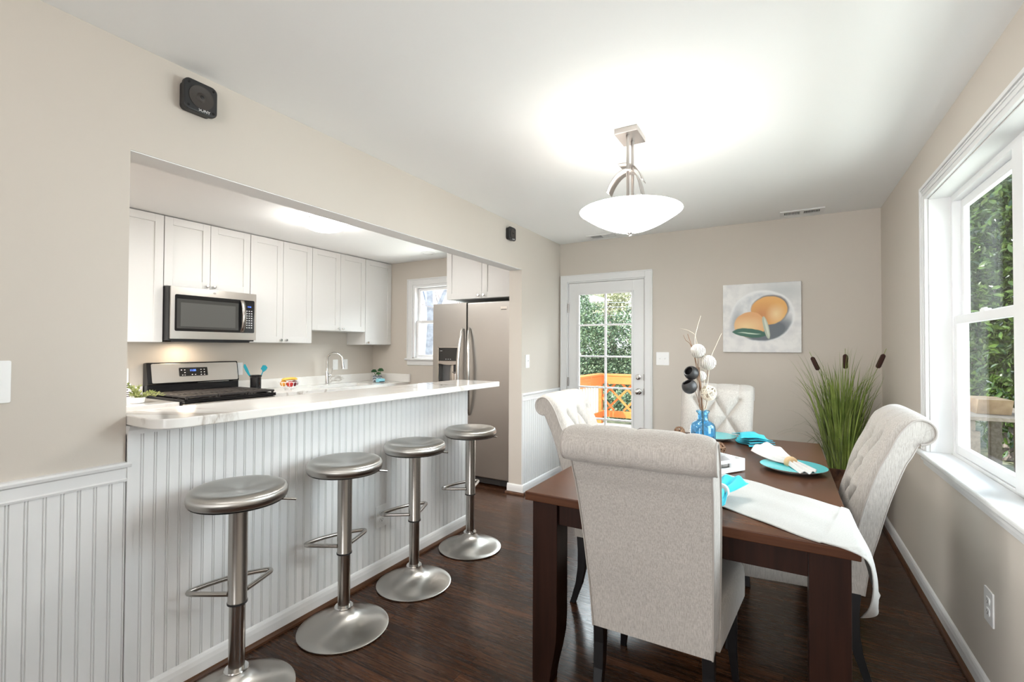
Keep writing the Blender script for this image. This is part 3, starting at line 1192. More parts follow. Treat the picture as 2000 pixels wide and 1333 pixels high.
# ================================================================== MICROWAVE
MY0, MY1, MZ0, MZ1, MX = 1.922, 2.636, 1.402, 1.848, -4.34
t = thing('microwave', 'stainless over-the-range microwave with black glass door', 'microwave', (0, 0, 0))
MB().box(XK + 0.005, MX, MY0 - 0.004, MY1, MZ0, MZ1).build('microwave_body', BLACKM, t)
MF = frame((MX, MY0, MZ0), (0, 1, 0), (0, 0, 1))
Wm, Hm = MY1 - MY0, MZ1 - MZ0
plate(rrect(0.004, Wm + 0.010, 0.012, Hm, 0.006), MF, 0.0003, 0.022).build('front_fascia', STEEL_H, t, bevel=0.002)
dr = plate(rrect(0.035, Wm - 0.010, 0.078, Hm - 0.065, 0.012), MF, 0.0223, 0.0245).build('glass_front', BLACK, t)
GREY = mat('microwave_window_mesh', (0.10, 0.10, 0.095), 0.22)
GREY2 = mat('microwave_window_border', (0.055, 0.055, 0.052), 0.18)
w2 = plate(rrect(0.050, 0.555, 0.100, Hm - 0.100, 0.004), MF, 0.0246, 0.0252).build('window_border', GREY2, dr)
plate(rrect(0.078, 0.527, 0.118, Hm - 0.130, 0.004), MF, 0.0253, 0.0257).build('mesh_window', GREY, dr)
m = MB()
hp = []
for i in range(13):
    s_ = i / 12
    hp.append((MX + 0.0245 + 0.040 * sin(pi * s_) ** 0.7 + 0.004, MY0 + 0.585, MZ0 + 0.085 + 0.29 * s_))
prof = []
for i, p in enumerate(hp):
    prof.append(p)
m.grid(lambda u, v: (lambda k, f: (hp[k][0] * (1 - f) + hp[min(k + 1, 12)][0] * f, hp[k][1] - 0.017 + 0.034 * u, hp[k][2] * (1 - f) + hp[min(k + 1, 12)][2] * f))(min(int(v * 12), 12), v * 12 - min(int(v * 12), 12)), 2, 24)
m.build('door_handle', STOOL, t, smooth=True, solid=0.008)
text_mesh('clock_digits', '11:55', 0.016, LCD, MF @ Matrix.Translation((0.655, Hm - 0.125, 0.0246)), dr, 0.0002)
for r_ in range(8):
    for c_ in range(3):
        kx, ky = 0.633 + c_ * 0.022, Hm - 0.165 - r_ * 0.022
        q = plate([(kx - 0.006, ky - 0.004), (kx + 0.006, ky - 0.004), (kx + 0.006, ky + 0.004), (kx - 0.006, ky + 0.004)], MF, 0.0246, 0.0249)
        q.build('touch_key', INK, dr)
# small round emblem with a swoosh
q = plate([(0.345 + 0.013 * cos(2 * pi * i / 20), Hm - 0.030 + 0.007 * sin(2 * pi * i / 20)) for i in range(20)], MF, 0.0222, 0.0226)
q.build('emblem', CHROME, t)
MB().box(-4.70, -4.36, MY0 + 0.03, MY1 - 0.03, MZ0 - 0.012, MZ0 - 0.0003).build('vent_grille', BLACKM, t)
light('microwave_task_light', 'AREA', (-4.56, 2.17, MZ0 - 0.016), 1.1, (1.0, 0.80, 0.58), (0, 0, 0), 0.12, 0.10)

# ================================================================== REFRIGERATOR
FX0, FX1, FY, FZ = -3.085, -2.172, 3.75, 1.792
t = thing('refrigerator', 'large side-by-side stainless refrigerator with ice dispenser', 'refrigerator', (0, 0, 0))
DGREY = mat('fridge_side_grey', (0.10, 0.10, 0.105), 0.4)
MB().box(FX0 + 0.005, FX1 - 0.005, FY + 0.075, YB - 0.02, F + 0.03, FZ - 0.01).build('fridge_body', DGREY, t, bevel=0.004)
seam = -2.668
# right door
MB().box(seam + 0.004, FX1, FY, FY + 0.070, 0.115, FZ).build('fridge_door', STEEL_V, t, bevel=0.012, seg=4)
# left door with dispenser recess
qx0, qx1, qz0, qz1 = -3.013, -2.765, 0.93, 1.352
m = MB()
m.box(FX0, qx0, FY, FY + 0.070, 0.115, FZ)
m.box(qx1, seam - 0.004, FY, FY + 0.070, 0.115, FZ)
m.box(qx0, qx1, FY, FY + 0.070, qz1, FZ)
m.box(qx0, qx1, FY, FY + 0.070, 0.115, qz0)
dl = m.build('freezer_door', STEEL_V, t)
m = MB()
m.box(qx0 - 0.006, qx0 + 0.004, FY - 0.004, FY + 0.01, qz0 - 0.006, qz1 + 0.006)
m.box(qx1 - 0.004, qx1 + 0.006, FY - 0.004, FY + 0.01, qz0 - 0.006, qz1 + 0.006)
m.box(qx0 - 0.006, qx1 + 0.006, FY - 0.004, FY + 0.01, qz1 - 0.002, qz1 + 0.006)
m.box(qx0 - 0.006, qx1 + 0.006, FY - 0.004, FY + 0.01, qz0 - 0.006, qz0 + 0.003)
m.build('dispenser_frame', STOOL, dl, bevel=0.001)
MB().box(qx0 + 0.004, qx1 - 0.004, FY + 0.001, FY + 0.06, 1.222, qz1 - 0.002).build('dispenser_panel', BLACK, dl)
m = MB()
m.prism([(qx0 + 0.004, 1.219), (qx1 - 0.004, 1.219), (qx1 - 0.004, 1.192)] + [(qx0 + 0.004 + (qx1 - qx0 - 0.008) * (1 - i / 10), 1.192 - 0.012 * sin(pi * i / 10)) for i in range(1, 10)] + [(qx0 + 0.004, 1.192)], 1, FY - 0.006, FY + 0.05)
m.build('dispenser_lip', NICKEL, dl)
DREC = mat('dispenser_recess_grey', (0.16, 0.165, 0.17), 0.35, 0.6)
MB().box(qx0 + 0.001, qx1 - 0.001, FY + 0.062, FY + 0.066, qz0, 1.22).build('dispenser_recess', DREC, dl)
m = MB()
m.lathe([(0.052, 0.94), (0.048, 1.10), (0.036, 1.18)], 20, (-2.865, FY + 0.055, 0), sy=0.5)
m.build('dispenser_column', STOOL, dl, smooth=True)
m = MB()
m.box(-2.84, -2.79, FY + 0.018, FY + 0.04, 1.11, 1.19)
m.tube([(-2.845, FY + 0.012, 1.11), (-2.82, FY + 0.004, 1.098), (-2.79, FY + 0.012, 1.112)], 0.004, 8)
m.build('dispenser_paddle', BLACKM, dl)
for i in range(3):
    MB().box(-2.925 + i * 0.028, -2.915 + i * 0.028, FY + 0.0002, FY + 0.001, 1.234, 1.238).build('panel_icon', INK, dl)
MB().box(-2.995, -2.968, FY + 0.0002, FY + 0.001, 1.318, 1.321).build('panel_icon', INK, dl)
for sgn, xx in ((-1, seam - 0.040), (1, seam + 0.040)):
    pts = []
    rs = []
    for i in range(25):
        s_ = i / 24
        z = 0.70 + 0.845 * s_
        b = sin(pi * s_)
        pts.append((xx + sgn * (0.022 * b), FY - 0.010 - 0.052 * b ** 0.6, z))
        rs.append(0.008 + 0.009 * b ** 0.5)
    m = MB().tube(pts, 0.014, 12, rs=rs)
    m.build('door_handle', STOOL, t, smooth=True)
FF = frame((-2.245, FY - 0.0002, 1.722), (1, 0, 0), (0, 0, 1))
bd = plate(rrect(-0.036, 0.036, -0.016, 0.016, 0.003), FF, 0, 0.003).build('badge', CHROME, t)
plate(rrect(-0.030, 0.030, -0.014, -0.008, 0.001), FF, 0.0031, 0.0036).build('badge_bar', BLACKM, bd)
m = MB()
m.box(FX0 + 0.01, FX1 - 0.01, FY + 0.03, FY + 0.07, F + 0.012, 0.11)
g = m.build('toe_grille', BLACKM, t, bevel=0.003)
m = MB()
for i in range(5):
    m.box(FX0 + 0.05, FX1 - 0.12, FY + 0.026, FY + 0.0298, 0.062 + i * 0.009, 0.066 + i * 0.009)
m.build('grille_slats', IRON, g)
for x in (FX0 + 0.08, FX1 - 0.10):
    for yy in (0.10, 0.60):
        MB().box(x, x + 0.04, FY + yy, FY + yy + 0.04, F + 0.0005, F + 0.03).build('levelling_foot', BLACKM, t)


# ================================================================== OUTLETS AND SWITCHES
def outlet(label, M, kind='outlet', w=0.075, h=0.12, group=None):
    t = thing('wall_outlet' if kind == 'outlet' else 'light_switch', label, 'outlet' if kind == 'outlet' else 'light switch', group=group)
    plate(rrect(-w / 2, w / 2, -h / 2, h / 2, 0.005), M, 0.0003, 0.006).build('cover_plate', PLAST, t, bevel=0.0015)
    if kind == 'outlet':
        for s_ in (-1, 1):
            r = plate(rrect(-0.017, 0.017, s_ * 0.020 - 0.0135, s_ * 0.020 + 0.0135, 0.009), M, 0.006, 0.0085).build('receptacle', PLAST, t)
            m = MB()
            for a, b_ in ((-0.008, 0.006), (0.006, 0.006)):
                q = plate([(a, s_ * 0.02 - 0.001), (a + 0.0022, s_ * 0.02 - 0.001), (a + 0.0022, s_ * 0.02 + b_), (a, s_ * 0.02 + b_)], M, 0.0086, 0.0088)
                m.add(q.v, q.f)
            q = plate([(0.003 * cos(2 * pi * i / 10), s_ * 0.02 - 0.0065 + 0.003 * sin(2 * pi * i / 10)) for i in range(10)], M, 0.0086, 0.0088)
            m.add(q.v, q.f)
            m.build('slots', SLOT, r)
    elif kind == 'decora':
        plate(rrect(-0.0165, 0.0165, -0.033, 0.033, 0.002), M, 0.006, 0.0085).build('receptacle', PLAST, t, bevel=0.0006)
    else:
        n = 2 if w > 0.1 else 1
        for i in range(n):
            cx = 0 if n == 1 else (-0.023 + 0.046 * i)
            plate([(cx - 0.005, -0.012), (cx + 0.005, -0.012), (cx + 0.005, 0.012), (cx - 0.005, 0.012)], M, 0.006, 0.0075).build('toggle_surround', PLAST, t)
            q = MB().box(-0.004, 0.004, -0.004, 0.006, 0, 0.016, M @ Matrix.Translation((cx, 0.0, 0.006)) @ Matrix.Rotation(radians(-25), 4, 'X'))
            q.build('toggle', PLAST, t)
    return t


outlet('white duplex outlet on the beadboard below the bar, between the stools', frame((XL + 0.0125, 1.985, 0.380), (0, 1, 0), (0, 0, 1)), w=0.082, h=0.125)
outlet('white duplex outlet low on the right wall below the window', frame((XR, 2.385, 0.408), (0, -1, 0), (0, 0, 1)), w=0.085, h=0.125)
outlet('white double toggle switch plate on the back wall right of the door', frame((-0.970, YB, 1.257), (1, 0, 0), (0, 0, 1)), 'toggle', w=0.117, h=0.122)
outlet('white single toggle switch on the wall stub right of the kitchen opening', frame((XL, 3.793, 1.230), (0, 1, 0), (0, 0, 1)), 'toggle', w=0.072, h=0.122)
outlet('large white switch plate at the left edge on the tan wall', frame((XL, 0.418, 1.243), (0, 1, 0), (0, 0, 1)), 'toggle', w=0.117, h=0.127)
outlet('white outlet plate on the kitchen wall right of the faucet', frame((XK, 4.050, 1.138), (0, 1, 0), (0, 0, 1)), 'decora', w=0.082, h=0.125)
outlet('white switch plate directly behind the faucet neck', frame((XK, 3.905, 1.138), (0, 1, 0), (0, 0, 1)), 'decora', w=0.075, h=0.125)
outlet('white outlet plate behind the black utensil crock', frame((XK, 2.725, 1.130), (0, 1, 0), (0, 0, 1)), 'decora', w=0.085, h=0.125)
outlet('white outlet plate left of the range beside the wall edge', frame((XK, 1.770, 1.105), (0, 1, 0), (0, 0, 1)), 'decora', w=0.080, h=0.125)


# ================================================================== SPEAKERS
def speaker(label, y, z, s=0.122, d=0.05, rz=0):
    t = thing('wall_speaker', label, 'speaker', (XL + 0.0005, y, z), group='small black wall speakers')
    M = frame((0, 0, 0), (0, 1, 0), (0, 0, 1))
    h = s / 2
    plate(rrect(-h * 0.9, h * 0.9, -h * 0.9, h * 0.9, 0.018), M, 0, d * 0.55).build('speaker_back', BLACKM, t, bevel=0.003)
    plate(rrect(-h, h, -h, h, 0.022), M, d * 0.55, d).build('speaker_housing', BLACKM, t, bevel=0.005, seg=3)
    m = MB()
    m.lathe([(h * 0.74, d + 0.0002), (h * 0.74, d + 0.003), (h * 0.66, d + 0.003), (h * 0.60, d + 0.0015), (h * 0.30, d + 0.0006), (h * 0.22, d + 0.006), (0, d + 0.009)], 32, (0, 0, 0), M)
    cone = m.build('speaker_cone', mat('speaker_cone_brown', (0.045, 0.037, 0.032), 0.55), t, smooth=True)
    MB().lathe([(h * 0.13, 0), (h * 0.1, 0.004), (0, 0.006)], 16, (0, 0, 0), M @ Matrix.Translation((0, 0, d + 0.006))).build('dust_cap', BLACK, cone, smooth=True)
    for sy in (-1, 1):
        for sz in (-1, 1):
            MB().lathe([(0.0055, 0), (0.004, 0.002), (0, 0.002)], 10, (0, 0, 0), M @ Matrix.Translation((sy * h * 0.74, sz * h * 0.74, d))).build('screw', BLACK, t, smooth=True)
    text_mesh('maker_lettering', 'SONY', 0.016, PLAST, M @ Matrix.Translation((0.012, -h * 0.80, d + 0.0002)), t, 0.0003, 'white lettering')
    return t


speaker('square black wall speaker high on the left wall nearest the camera', 0.975, 2.327)
speaker('square black wall speaker high on the far end of the left wall', 3.450, 2.322, 0.112, 0.04)

# ================================================================== VENTS, DOME LIGHT
def ceiling_vent(label, cx, cy, w, d):
    t = thing('ceiling_vent', label, 'vent', (cx, cy, H - 0.0003), group='ceiling air vents by the back wall')
    m = MB()
    m.box(-w / 2, w / 2, -d / 2, -d / 2 + 0.03, -0.008, 0)
    m.box(-w / 2, w / 2, d / 2 - 0.03, d / 2, -0.008, 0)
    m.box(-w / 2, -w / 2 + 0.03, -d / 2 + 0.03, d / 2 - 0.03, -0.008, 0)
    m.box(w / 2 - 0.03, w / 2, -d / 2 + 0.03, d / 2 - 0.03, -0.008, 0)
    m.box(-0.012, 0.012, -d / 2 + 0.03, d / 2 - 0.03, -0.008, 0)
    m.build('vent_frame', TRIM, t, bevel=0.001)
    MB().box(-w / 2 + 0.03, w / 2 - 0.03, -d / 2 + 0.03, d / 2 - 0.03, -0.0012, -0.0005).build('vent_duct', SLOT, t)
    n = 22
    m = MB()
    for i in range(n):
        x = -w / 2 + 0.034 + (w - 0.068) * (i + 0.5) / n
        if abs(x) < 0.013:
            continue
        sgn = 1 if x > 0 else -1
        m.box(-0.0008, 0.0008, -d / 2 + 0.03, d / 2 - 0.03, -0.0045, 0.0035, Matrix.Translation((x, 0, -0.0062)) @ Matrix.Rotation(radians(35 * sgn), 4, 'Y'))
    m.build('louvers', TRIM, t)


ceiling_vent('white louvred ceiling vent above the painting', 0.138, 4.350, 0.30, 0.15)
ceiling_vent('white louvred ceiling vent half hidden behind the pendant lamp', -1.49, 4.350, 0.30, 0.15)

t = thing('kitchen_dome_light', 'lit flush dome ceiling light in the kitchen', 'ceiling light', (-3.38, 2.66, H))
m = MB()
m.lathe([(0.16, -0.0003), (0.16, -0.018), (0.15, -0.022)], 40)
m.build('base_pan', TRIM, t, smooth=True)
m = MB()
m.lathe([(0.180, -0.022)] + [(0.185 * cos(a), -0.028 - 0.075 * sin(a)) for a in [pi / 2 * i / 10 for i in range(10)]] + [(0, -0.103)], 40)
m.build('glass_dome', DOME, t, smooth=True)
for a in (pi * 0.95, pi * 0.28, pi * 1.6):
    m = MB()
    m.lathe([(0.008, 0), (0.009, 0.01), (0.004, 0.014), (0.004, 0.024), (0.008, 0.028), (0, 0.034)], 12, (0, 0, 0), Matrix.Translation((0.178 * cos(a), 0.178 * sin(a), -0.03)) @ Matrix.Rotation(a, 4, 'Z') @ Matrix.Rotation(radians(90), 4, 'Y'))
    m.build('retaining_screw', NICKEL, t, smooth=True)
light('kitchen_dome_lamp', 'POINT', (-3.38, 2.66, H - 0.30), 4, (1.0, 0.97, 0.93), size=0.16)
t = thing('round_ceiling_disc', 'small round white recessed cover on the kitchen ceiling', 'ceiling cover', (-3.53, 4.19, H))
m = MB()
m.lathe([(0.085, -0.0003), (0.085, -0.003), (0.060, -0.006), (0.056, -0.003), (0.056, -0.0015), (0, -0.0015)], 36)
m.build('trim_ring', TRIM, t, smooth=True)

# ================================================================== KITCHEN COUNTER THINGS
CZ = CT + 0.0006
t = thing('utensil_crock', 'glossy black utensil crock beside the range', 'crock', (-4.55, 2.790, CZ))
m = MB()
m.lathe([(0.046, 0), (0.050, 0.004), (0.050, 0.135), (0.055, 0.140), (0.056, 0.152), (0.050, 0.156), (0.046, 0.150), (0.045, 0.012), (0, 0.012)], 28)
m.build('crock_body', BLACK, t, smooth=True)


def utensil(label, base, tip, headf):
    t = thing('silicone_spatula', label, 'spatula', base)
    b = Vector(base)
    d = Vector(tip) - b
    q = d.to_track_quat('Z', 'X').to_matrix().to_4x4()
    L = d.length
    m = MB().tube([(0, 0, 0), (0, 0, L - 0.05)], 0.0045, 8)
    m.v = [tuple(q @ Vector(v)) for v in m.v]
    m.build('handle', TEALS, t, smooth=True)
    m = headf(L)
    m.v = [tuple(q @ Vector(v)) for v in m.v]
    m.build('spatula_head', TEALS, t, bevel=0.003)


utensil('teal silicone utensil leaning left in the black crock', (-4.545, 2.795, CZ + 0.016), (-4.60, 2.700, CZ + 0.262),
        lambda L: MB().prism([(-0.008, L - 0.12), (0.008, L - 0.12), (0.014, L - 0.05), (0.012, L), (-0.002, L), (-0.013, L - 0.02), (-0.014, L - 0.06)], 1, -0.004, 0.004))
utensil('teal silicone spatula with broad head leaning right in the black crock', (-4.550, 2.785, CZ + 0.016), (-4.50, 2.862, CZ + 0.252),
        lambda L: MB().prism([(-0.006, L - 0.07), (0.006, L - 0.07), (0.014, L - 0.055), (0.030, L - 0.050), (0.026, L - 0.008), (0.0, L), (-0.024, L - 0.015), (-0.022, L - 0.045)], 1, -0.003, 0.003))

# wire fruit bowl
bc = (-4.37, 3.035, CZ)
t = thing('wire_fruit_bowl', 'small white wire bowl of fruit on the kitchen worktop', 'bowl', bc)
m = MB()
m.tube([(0.098 * cos(2 * pi * i / 40), 0.098 * sin(2 * pi * i / 40), 0.082) for i in range(40)], 0.0028, 8, True)
m.build('rim', PLAST, t, smooth=True)
m = MB()
for k in range(16):
    a = 2 * pi * k / 16
    for s_ in (-1, 1):
        pts = []
        for i in range(9):
            f = i / 8
            r = 0.038 + 0.060 * sin(f * pi / 2)
            aa = a + s_ * 0.25 * f
            pts.append((r * cos(aa), r * sin(aa), 0.012 + 0.070 * (1 - cos(f * pi / 2))))
        m.tube(pts, 0.0014, 5)
m.build('wire_basket', PLAST, t, smooth=True)
m = MB()
m.tube([(0.040 * cos(2 * pi * i / 30), 0.040 * sin(2 * pi * i / 30), 0.012) for i in range(30)], 0.0024, 6, True)
for k in range(3):
    a = 2 * pi * k / 3
    m.ball((0.042 * cos(a), 0.042 * sin(a), 0.006), 0.006, 10, 6)
m.build('foot_ring', PLAST, t, smooth=True)


def fruit(name, label, cat, loc, r, m_, stem=True, sz=0.92, group=None):
    t = thing(name, label, cat, loc, group=group)
    mm = MB()
    prof = []
    for i in range(13):
        a = pi * i / 12
        rr = r * sin(a) * (1 + 0.05 * cos(a))
        z = -r * cos(a) * sz
        if i > 9:
            z -= r * 0.12 * (i - 9) / 3
        prof.append((max(rr, 0), z))
    prof[0] = (0, prof[0][1])
    prof[-1] = (0, prof[-1][1])
    mm.lathe(prof, 20)
    mm.build('skin', m_, t, smooth=True, ang=80)
    if stem:
        MB().tube([(0, 0, r * 0.6), (0.002, 0, r * 0.95)], 0.0015, 6).build('stem', BARK, t)
    return t


APPLE = leafmat('red_apple_skin', (0.42, 0.015, 0.02), (0.62, 0.05, 0.03), 0.2)
PLUM = leafmat('dark_apple_skin', (0.09, 0.012, 0.022), (0.20, 0.02, 0.03), 0.2)
ORNG = leafmat('orange_peel', (0.80, 0.33, 0.03), (0.85, 0.42, 0.06), 0.4)
BAN = leafmat('banana_peel', (0.86, 0.50, 0.06), (0.88, 0.60, 0.12), 0.45)
fruit('apple', 'bright red apple at the front of the wire bowl', 'apple', (bc[0] + 0.045, bc[1] - 0.022, bc[2] + 0.062), 0.034, APPLE)
fruit('apple', 'dark red apple on the right of the wire bowl', 'apple', (bc[0] + 0.012, bc[1] + 0.050, bc[2] + 0.064), 0.034, PLUM)
fruit('orange', 'orange at the left edge of the wire bowl', 'orange', (bc[0] - 0.035, bc[1] - 0.040, bc[2] + 0.066), 0.034, ORNG, False)
t = thing('banana_bunch', 'small bunch of yellow bananas lying across the wire bowl', 'banana', (bc[0], bc[1], bc[2] + 0.108))
for k in range(3):
    pts = []
    rs = []
    for i in range(13):
        f = i / 12
        a = -1.0 + 2.0 * f
        pts.append((0.006 + k * 0.018 - 0.02 + 0.012 * sin(a), 0.082 * sin(a), 0.018 * cos(a) - 0.016 + 0.002 * k))
        rs.append(0.003 + 0.011 * min(1, sin(pi * (0.06 + 0.9 * f)) * 1.7))
    MB().tube(pts, 0.012, 8, rs=rs).build('banana', BAN, t, smooth=True, ang=70)

# succulent in a patterned pot
t = thing('potted_succulent', 'green rosette succulents in a small grey patterned pot', 'plant', (-4.47, 4.335, CZ))
PATP = mat('grey_patterned_pot', (0.25, 0.28, 0.32), 0.6)
v = coords(PATP, (60, 60, 60))
vo = N(PATP, 'ShaderNodeTexWave')
vo.wave_type = 'RINGS'
vo.rings_direction = 'SPHERICAL'
vo.inputs['Scale'].default_value = 0.25
LK(PATP, v, vo.inputs['Vector'])
LK(PATP, ramp(PATP, vo.outputs['Fac'], [(0.4, (0.11, 0.13, 0.16)), (0.6, (0.52, 0.55, 0.58))]), BS(PATP).inputs['Base Color'])
m = MB()
m.prism(rrect(-0.042, 0.042, -0.042, 0.042, 0.01), 2, 0, 0.078)
m.build('pot', PATP, t, bevel=0.003)
m = MB()
for cx, cy, cz, rr in ((-0.015, -0.040, 0.125, 0.042), (0.012, 0.045, 0.135, 0.046), (0.02, 0.0, 0.096, 0.036)):
    m.tube([(cx * 0.3, cy * 0.3, 0.075), (cx, cy, cz - 0.01)], 0.004, 6)
    for ring in range(3):
        nn = 9 - ring * 2
        for k in range(nn):
            a = 2 * pi * k / nn + ring * 0.4
            el = 0.15 + ring * 0.42
            d = Vector((cos(a) * cos(el), sin(a) * cos(el), sin(el)))
            c0 = Vector((cx, cy, cz))
            m.ball(tuple(c0 + d * rr * 0.55), rr * 0.42, 8, 6, (0.55 + 0.45 * abs(d.x), 0.55 + 0.45 * abs(d.y), 0.35 + 0.5 * abs(d.z)))
m.build('succulent_rosettes', LEAF_S, t, smooth=True)
# sponge holder with pale blue sponge cloth
t = thing('wire_sponge_holder', 'thin wire sponge holder beside the succulent', 'holder', (-4.33, 4.250, CZ))
m = MB()
m.tube([(-0.03, -0.048, 0.004), (0.03, -0.048, 0.004), (0.03, 0.048, 0.004), (-0.03, 0.048, 0.004)], 0.0018, 6, True)
m.tube([(-0.03, 0.050, 0.004), (-0.034, 0.066, 0.05), (-0.034, 0.058, 0.095), (-0.034, 0.03, 0.125), (-0.034, 0.0, 0.13)], 0.0018, 6)
m.build('wire_stand', NICKEL, t, smooth=True)
SPG = mat('pale_blue_sponge', (0.30, 0.66, 0.76), 0.9)
SPD = mat('dark_blue_scrub_edge', (0.02, 0.10, 0.17), 0.9)
t = thing('kitchen_sponge', 'pale blue folded sponge in front of the succulent pot', 'sponge', (-4.33, 4.250, CZ + 0.0065))
MB().prism([(-0.052, 0), (-0.03, 0.006), (0.03, 0.004), (0.052, 0), (0.054, 0.038), (0.02, 0.044), (-0.05, 0.042)], 0, -0.026, 0.026).build('sponge_body', SPG, t, bevel=0.004)
MB().box(0.0262, 0.0285, -0.040, 0.046, 0.004, 0.012).build('scrub_edge', SPD, t)


# greenery left of the range
def leaf_quad(m, c, d, n, L, W):
    d = d.normalized()
    s_ = d.cross(n)
    if s_.length < 1e-4:
        s_ = d.orthogonal()
    s_.normalize()
    nn = s_.cross(d).normalized()
    c = Vector(c)
    m.add([c, c + d * L * 0.45 + s_ * W * 0.5 + nn * W * 0.10, c + d * L, c + d * L * 0.45 - s_ * W * 0.5 + nn * W * 0.10, c + d * L * 0.5 - nn * W * 0.05],
          [(0, 1, 4), (1, 2, 4), (2, 3, 4), (3, 0, 4)])


t = thing('potted_greenery', 'low pale green leafy sprigs left of the range', 'plant', (-4.30, 1.70, CZ))
m = MB()
m.lathe([(0.035, 0), (0.045, 0.004), (0.052, 0.045), (0.048, 0.045), (0.044, 0.03), (0, 0.03)], 20)
m.build('pot', PLAST, t, smooth=True)
rnd = random.Random(3)
m = MB()
st = MB()
for k in range(16):
    a = 2 * pi * k / 16 + rnd.uniform(-.2, .2)
    L = rnd.uniform(0.05, 0.11) + (0.06 if 0.3 < a < 2.2 else 0)
    el = rnd.uniform(0.0, 1.1) if not (0.3 < a < 2.2) else rnd.uniform(-0.15, 0.25)
    d = Vector((cos(a) * cos(el), sin(a) * cos(el), sin(el)))
    p0 = Vector((0, 0, 0.03))
    pts = [p0 + d * L * f + Vector((0, 0, 0.03 * sin(pi * f * 0.8))) for f in (0, .25, .5, .75, 1)]
    st.tube(pts, 0.0015, 5)
    for i in range(1, 16):
        f = i / 15
        j = min(int(f * 4), 3)
        c = pts[j].lerp(pts[j + 1], f * 4 - j)
        dd = d + Vector((rnd.uniform(-1, 1), rnd.uniform(-1, 1), rnd.uniform(-0.1, 1)))
        leaf_quad(m, c, dd, Vector((rnd.uniform(-.3, .3), rnd.uniform(-.3, .3), 1)), rnd.uniform(0.020, 0.032), 0.018)
m.build('leaves', LEAF_B, t)
st.build('stems', LEAF_B, t)
t = thing('white_canister', 'tall white canister with dark print by the wall edge', 'canister', (-4.60, 1.720, CZ))
MB().prism(rrect(-0.042, 0.042, -0.042, 0.042, 0.008), 2, 0, 0.135).build('canister_body', PLAST, t, bevel=0.002)
m = MB()
for z, a, b_ in ((0.118, 0.0, 0.03), (0.100, -0.01, 0.032), (0.082, 0.0, 0.02), (0.03, 0.0, 0.034), (0.045, 0.0, 0.034), (0.060, 0.0, 0.030)):
    m.box(0.0423, 0.0428, a, b_, z, z + 0.008)
m.build('printed_bands', mat('dark_print', (0.10, 0.07, 0.09), 0.6), t)
# ================================================================== DINING TABLE
TX0, TX1, TY0, TY1, TZ = -0.876, 0.190, 1.629, 3.340, 0.790
t = thing('dining_table', 'dark brown rectangular wooden dining table with thick square legs', 'table', ((TX0 + TX1) / 2, (TY0 + TY1) / 2, 0))
cx_, cy_ = (TX0 + TX1) / 2, (TY0 + TY1) / 2
hw_, hl_ = (TX1 - TX0) / 2, (TY1 - TY0) / 2
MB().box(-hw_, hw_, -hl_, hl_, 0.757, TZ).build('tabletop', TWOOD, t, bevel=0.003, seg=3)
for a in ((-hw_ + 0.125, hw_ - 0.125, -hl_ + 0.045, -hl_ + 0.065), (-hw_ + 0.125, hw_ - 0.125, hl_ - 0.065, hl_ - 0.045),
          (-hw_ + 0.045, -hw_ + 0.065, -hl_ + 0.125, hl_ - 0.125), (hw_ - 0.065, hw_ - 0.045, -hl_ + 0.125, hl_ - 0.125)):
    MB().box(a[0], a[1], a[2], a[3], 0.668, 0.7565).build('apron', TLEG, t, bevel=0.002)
for sx in (-1, 1):
    for sy in (-1, 1):
        x1 = sx * (hw_ - 0.020)
        y1 = sy * (hl_ - 0.030)
        m = MB()
        rows = []
        for z, wv in ((F, 0.074), (F + 0.03, 0.076), (F + 0.07, 0.082), (F + 0.12, 0.092), (F + 0.18, 0.101), (F + 0.25, 0.104), (0.7565, 0.104)):
            rows.append([(x1, y1, z), (x1 - sx * wv, y1, z), (x1 - sx * wv, y1 - sy * wv, z), (x1, y1 - sy * wv, z)])
        vs = [v for r in rows for v in r]
        fs = [(3, 2, 1, 0), tuple(len(vs) - 4 + i for i in range(4))]
        for j in range(len(rows) - 1):
            for i in range(4):
                k = (i + 1) % 4
                fs.append((j * 4 + i, j * 4 + k, j * 4 + 4 + k, j * 4 + 4 + i))
        m.add(vs, fs)
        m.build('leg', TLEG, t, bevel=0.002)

# ================================================================== DINING CHAIRS
front_pts = [(0.048, 0.46), (0.041, 0.52), (0.028, 0.6), (0.009, 0.702), (-0.017, 0.803), (-0.046, 0.892), (-0.074, 0.956), (-0.098, 1.014),
             (-0.12, 1.052), (-0.144, 1.08), (-0.168, 1.09), (-0.192, 1.084), (-0.209, 1.066), (-0.214, 1.044), (-0.207, 1.02), (-0.19, 1.004), (-0.168, 0.998)]
back_pts = [(-0.16, 0.989), (-0.143, 0.948), (-0.125, 0.912), (-0.092, 0.812), (-0.067, 0.723), (-0.043, 0.622), (-0.024, 0.547), (-0.01, 0.464), (0, 0.385)]


def hw(z):
    return 0.206 + 0.018 * max(0, min(1, (z - 0.385) / 0.62))


FP = [(p.x, p.y) for p in catmull([(a, b, 0) for a, b in front_pts], 6)]
BP = [(p.x, p.y) for p in catmull([(a, b, 0) for a, b in back_pts], 4)]
arc_s = [0.0]
for i in range(1, len(FP)):
    arc_s.append(arc_s[-1] + math.dist(FP[i], FP[i - 1]))
ARC = arc_s[-1]


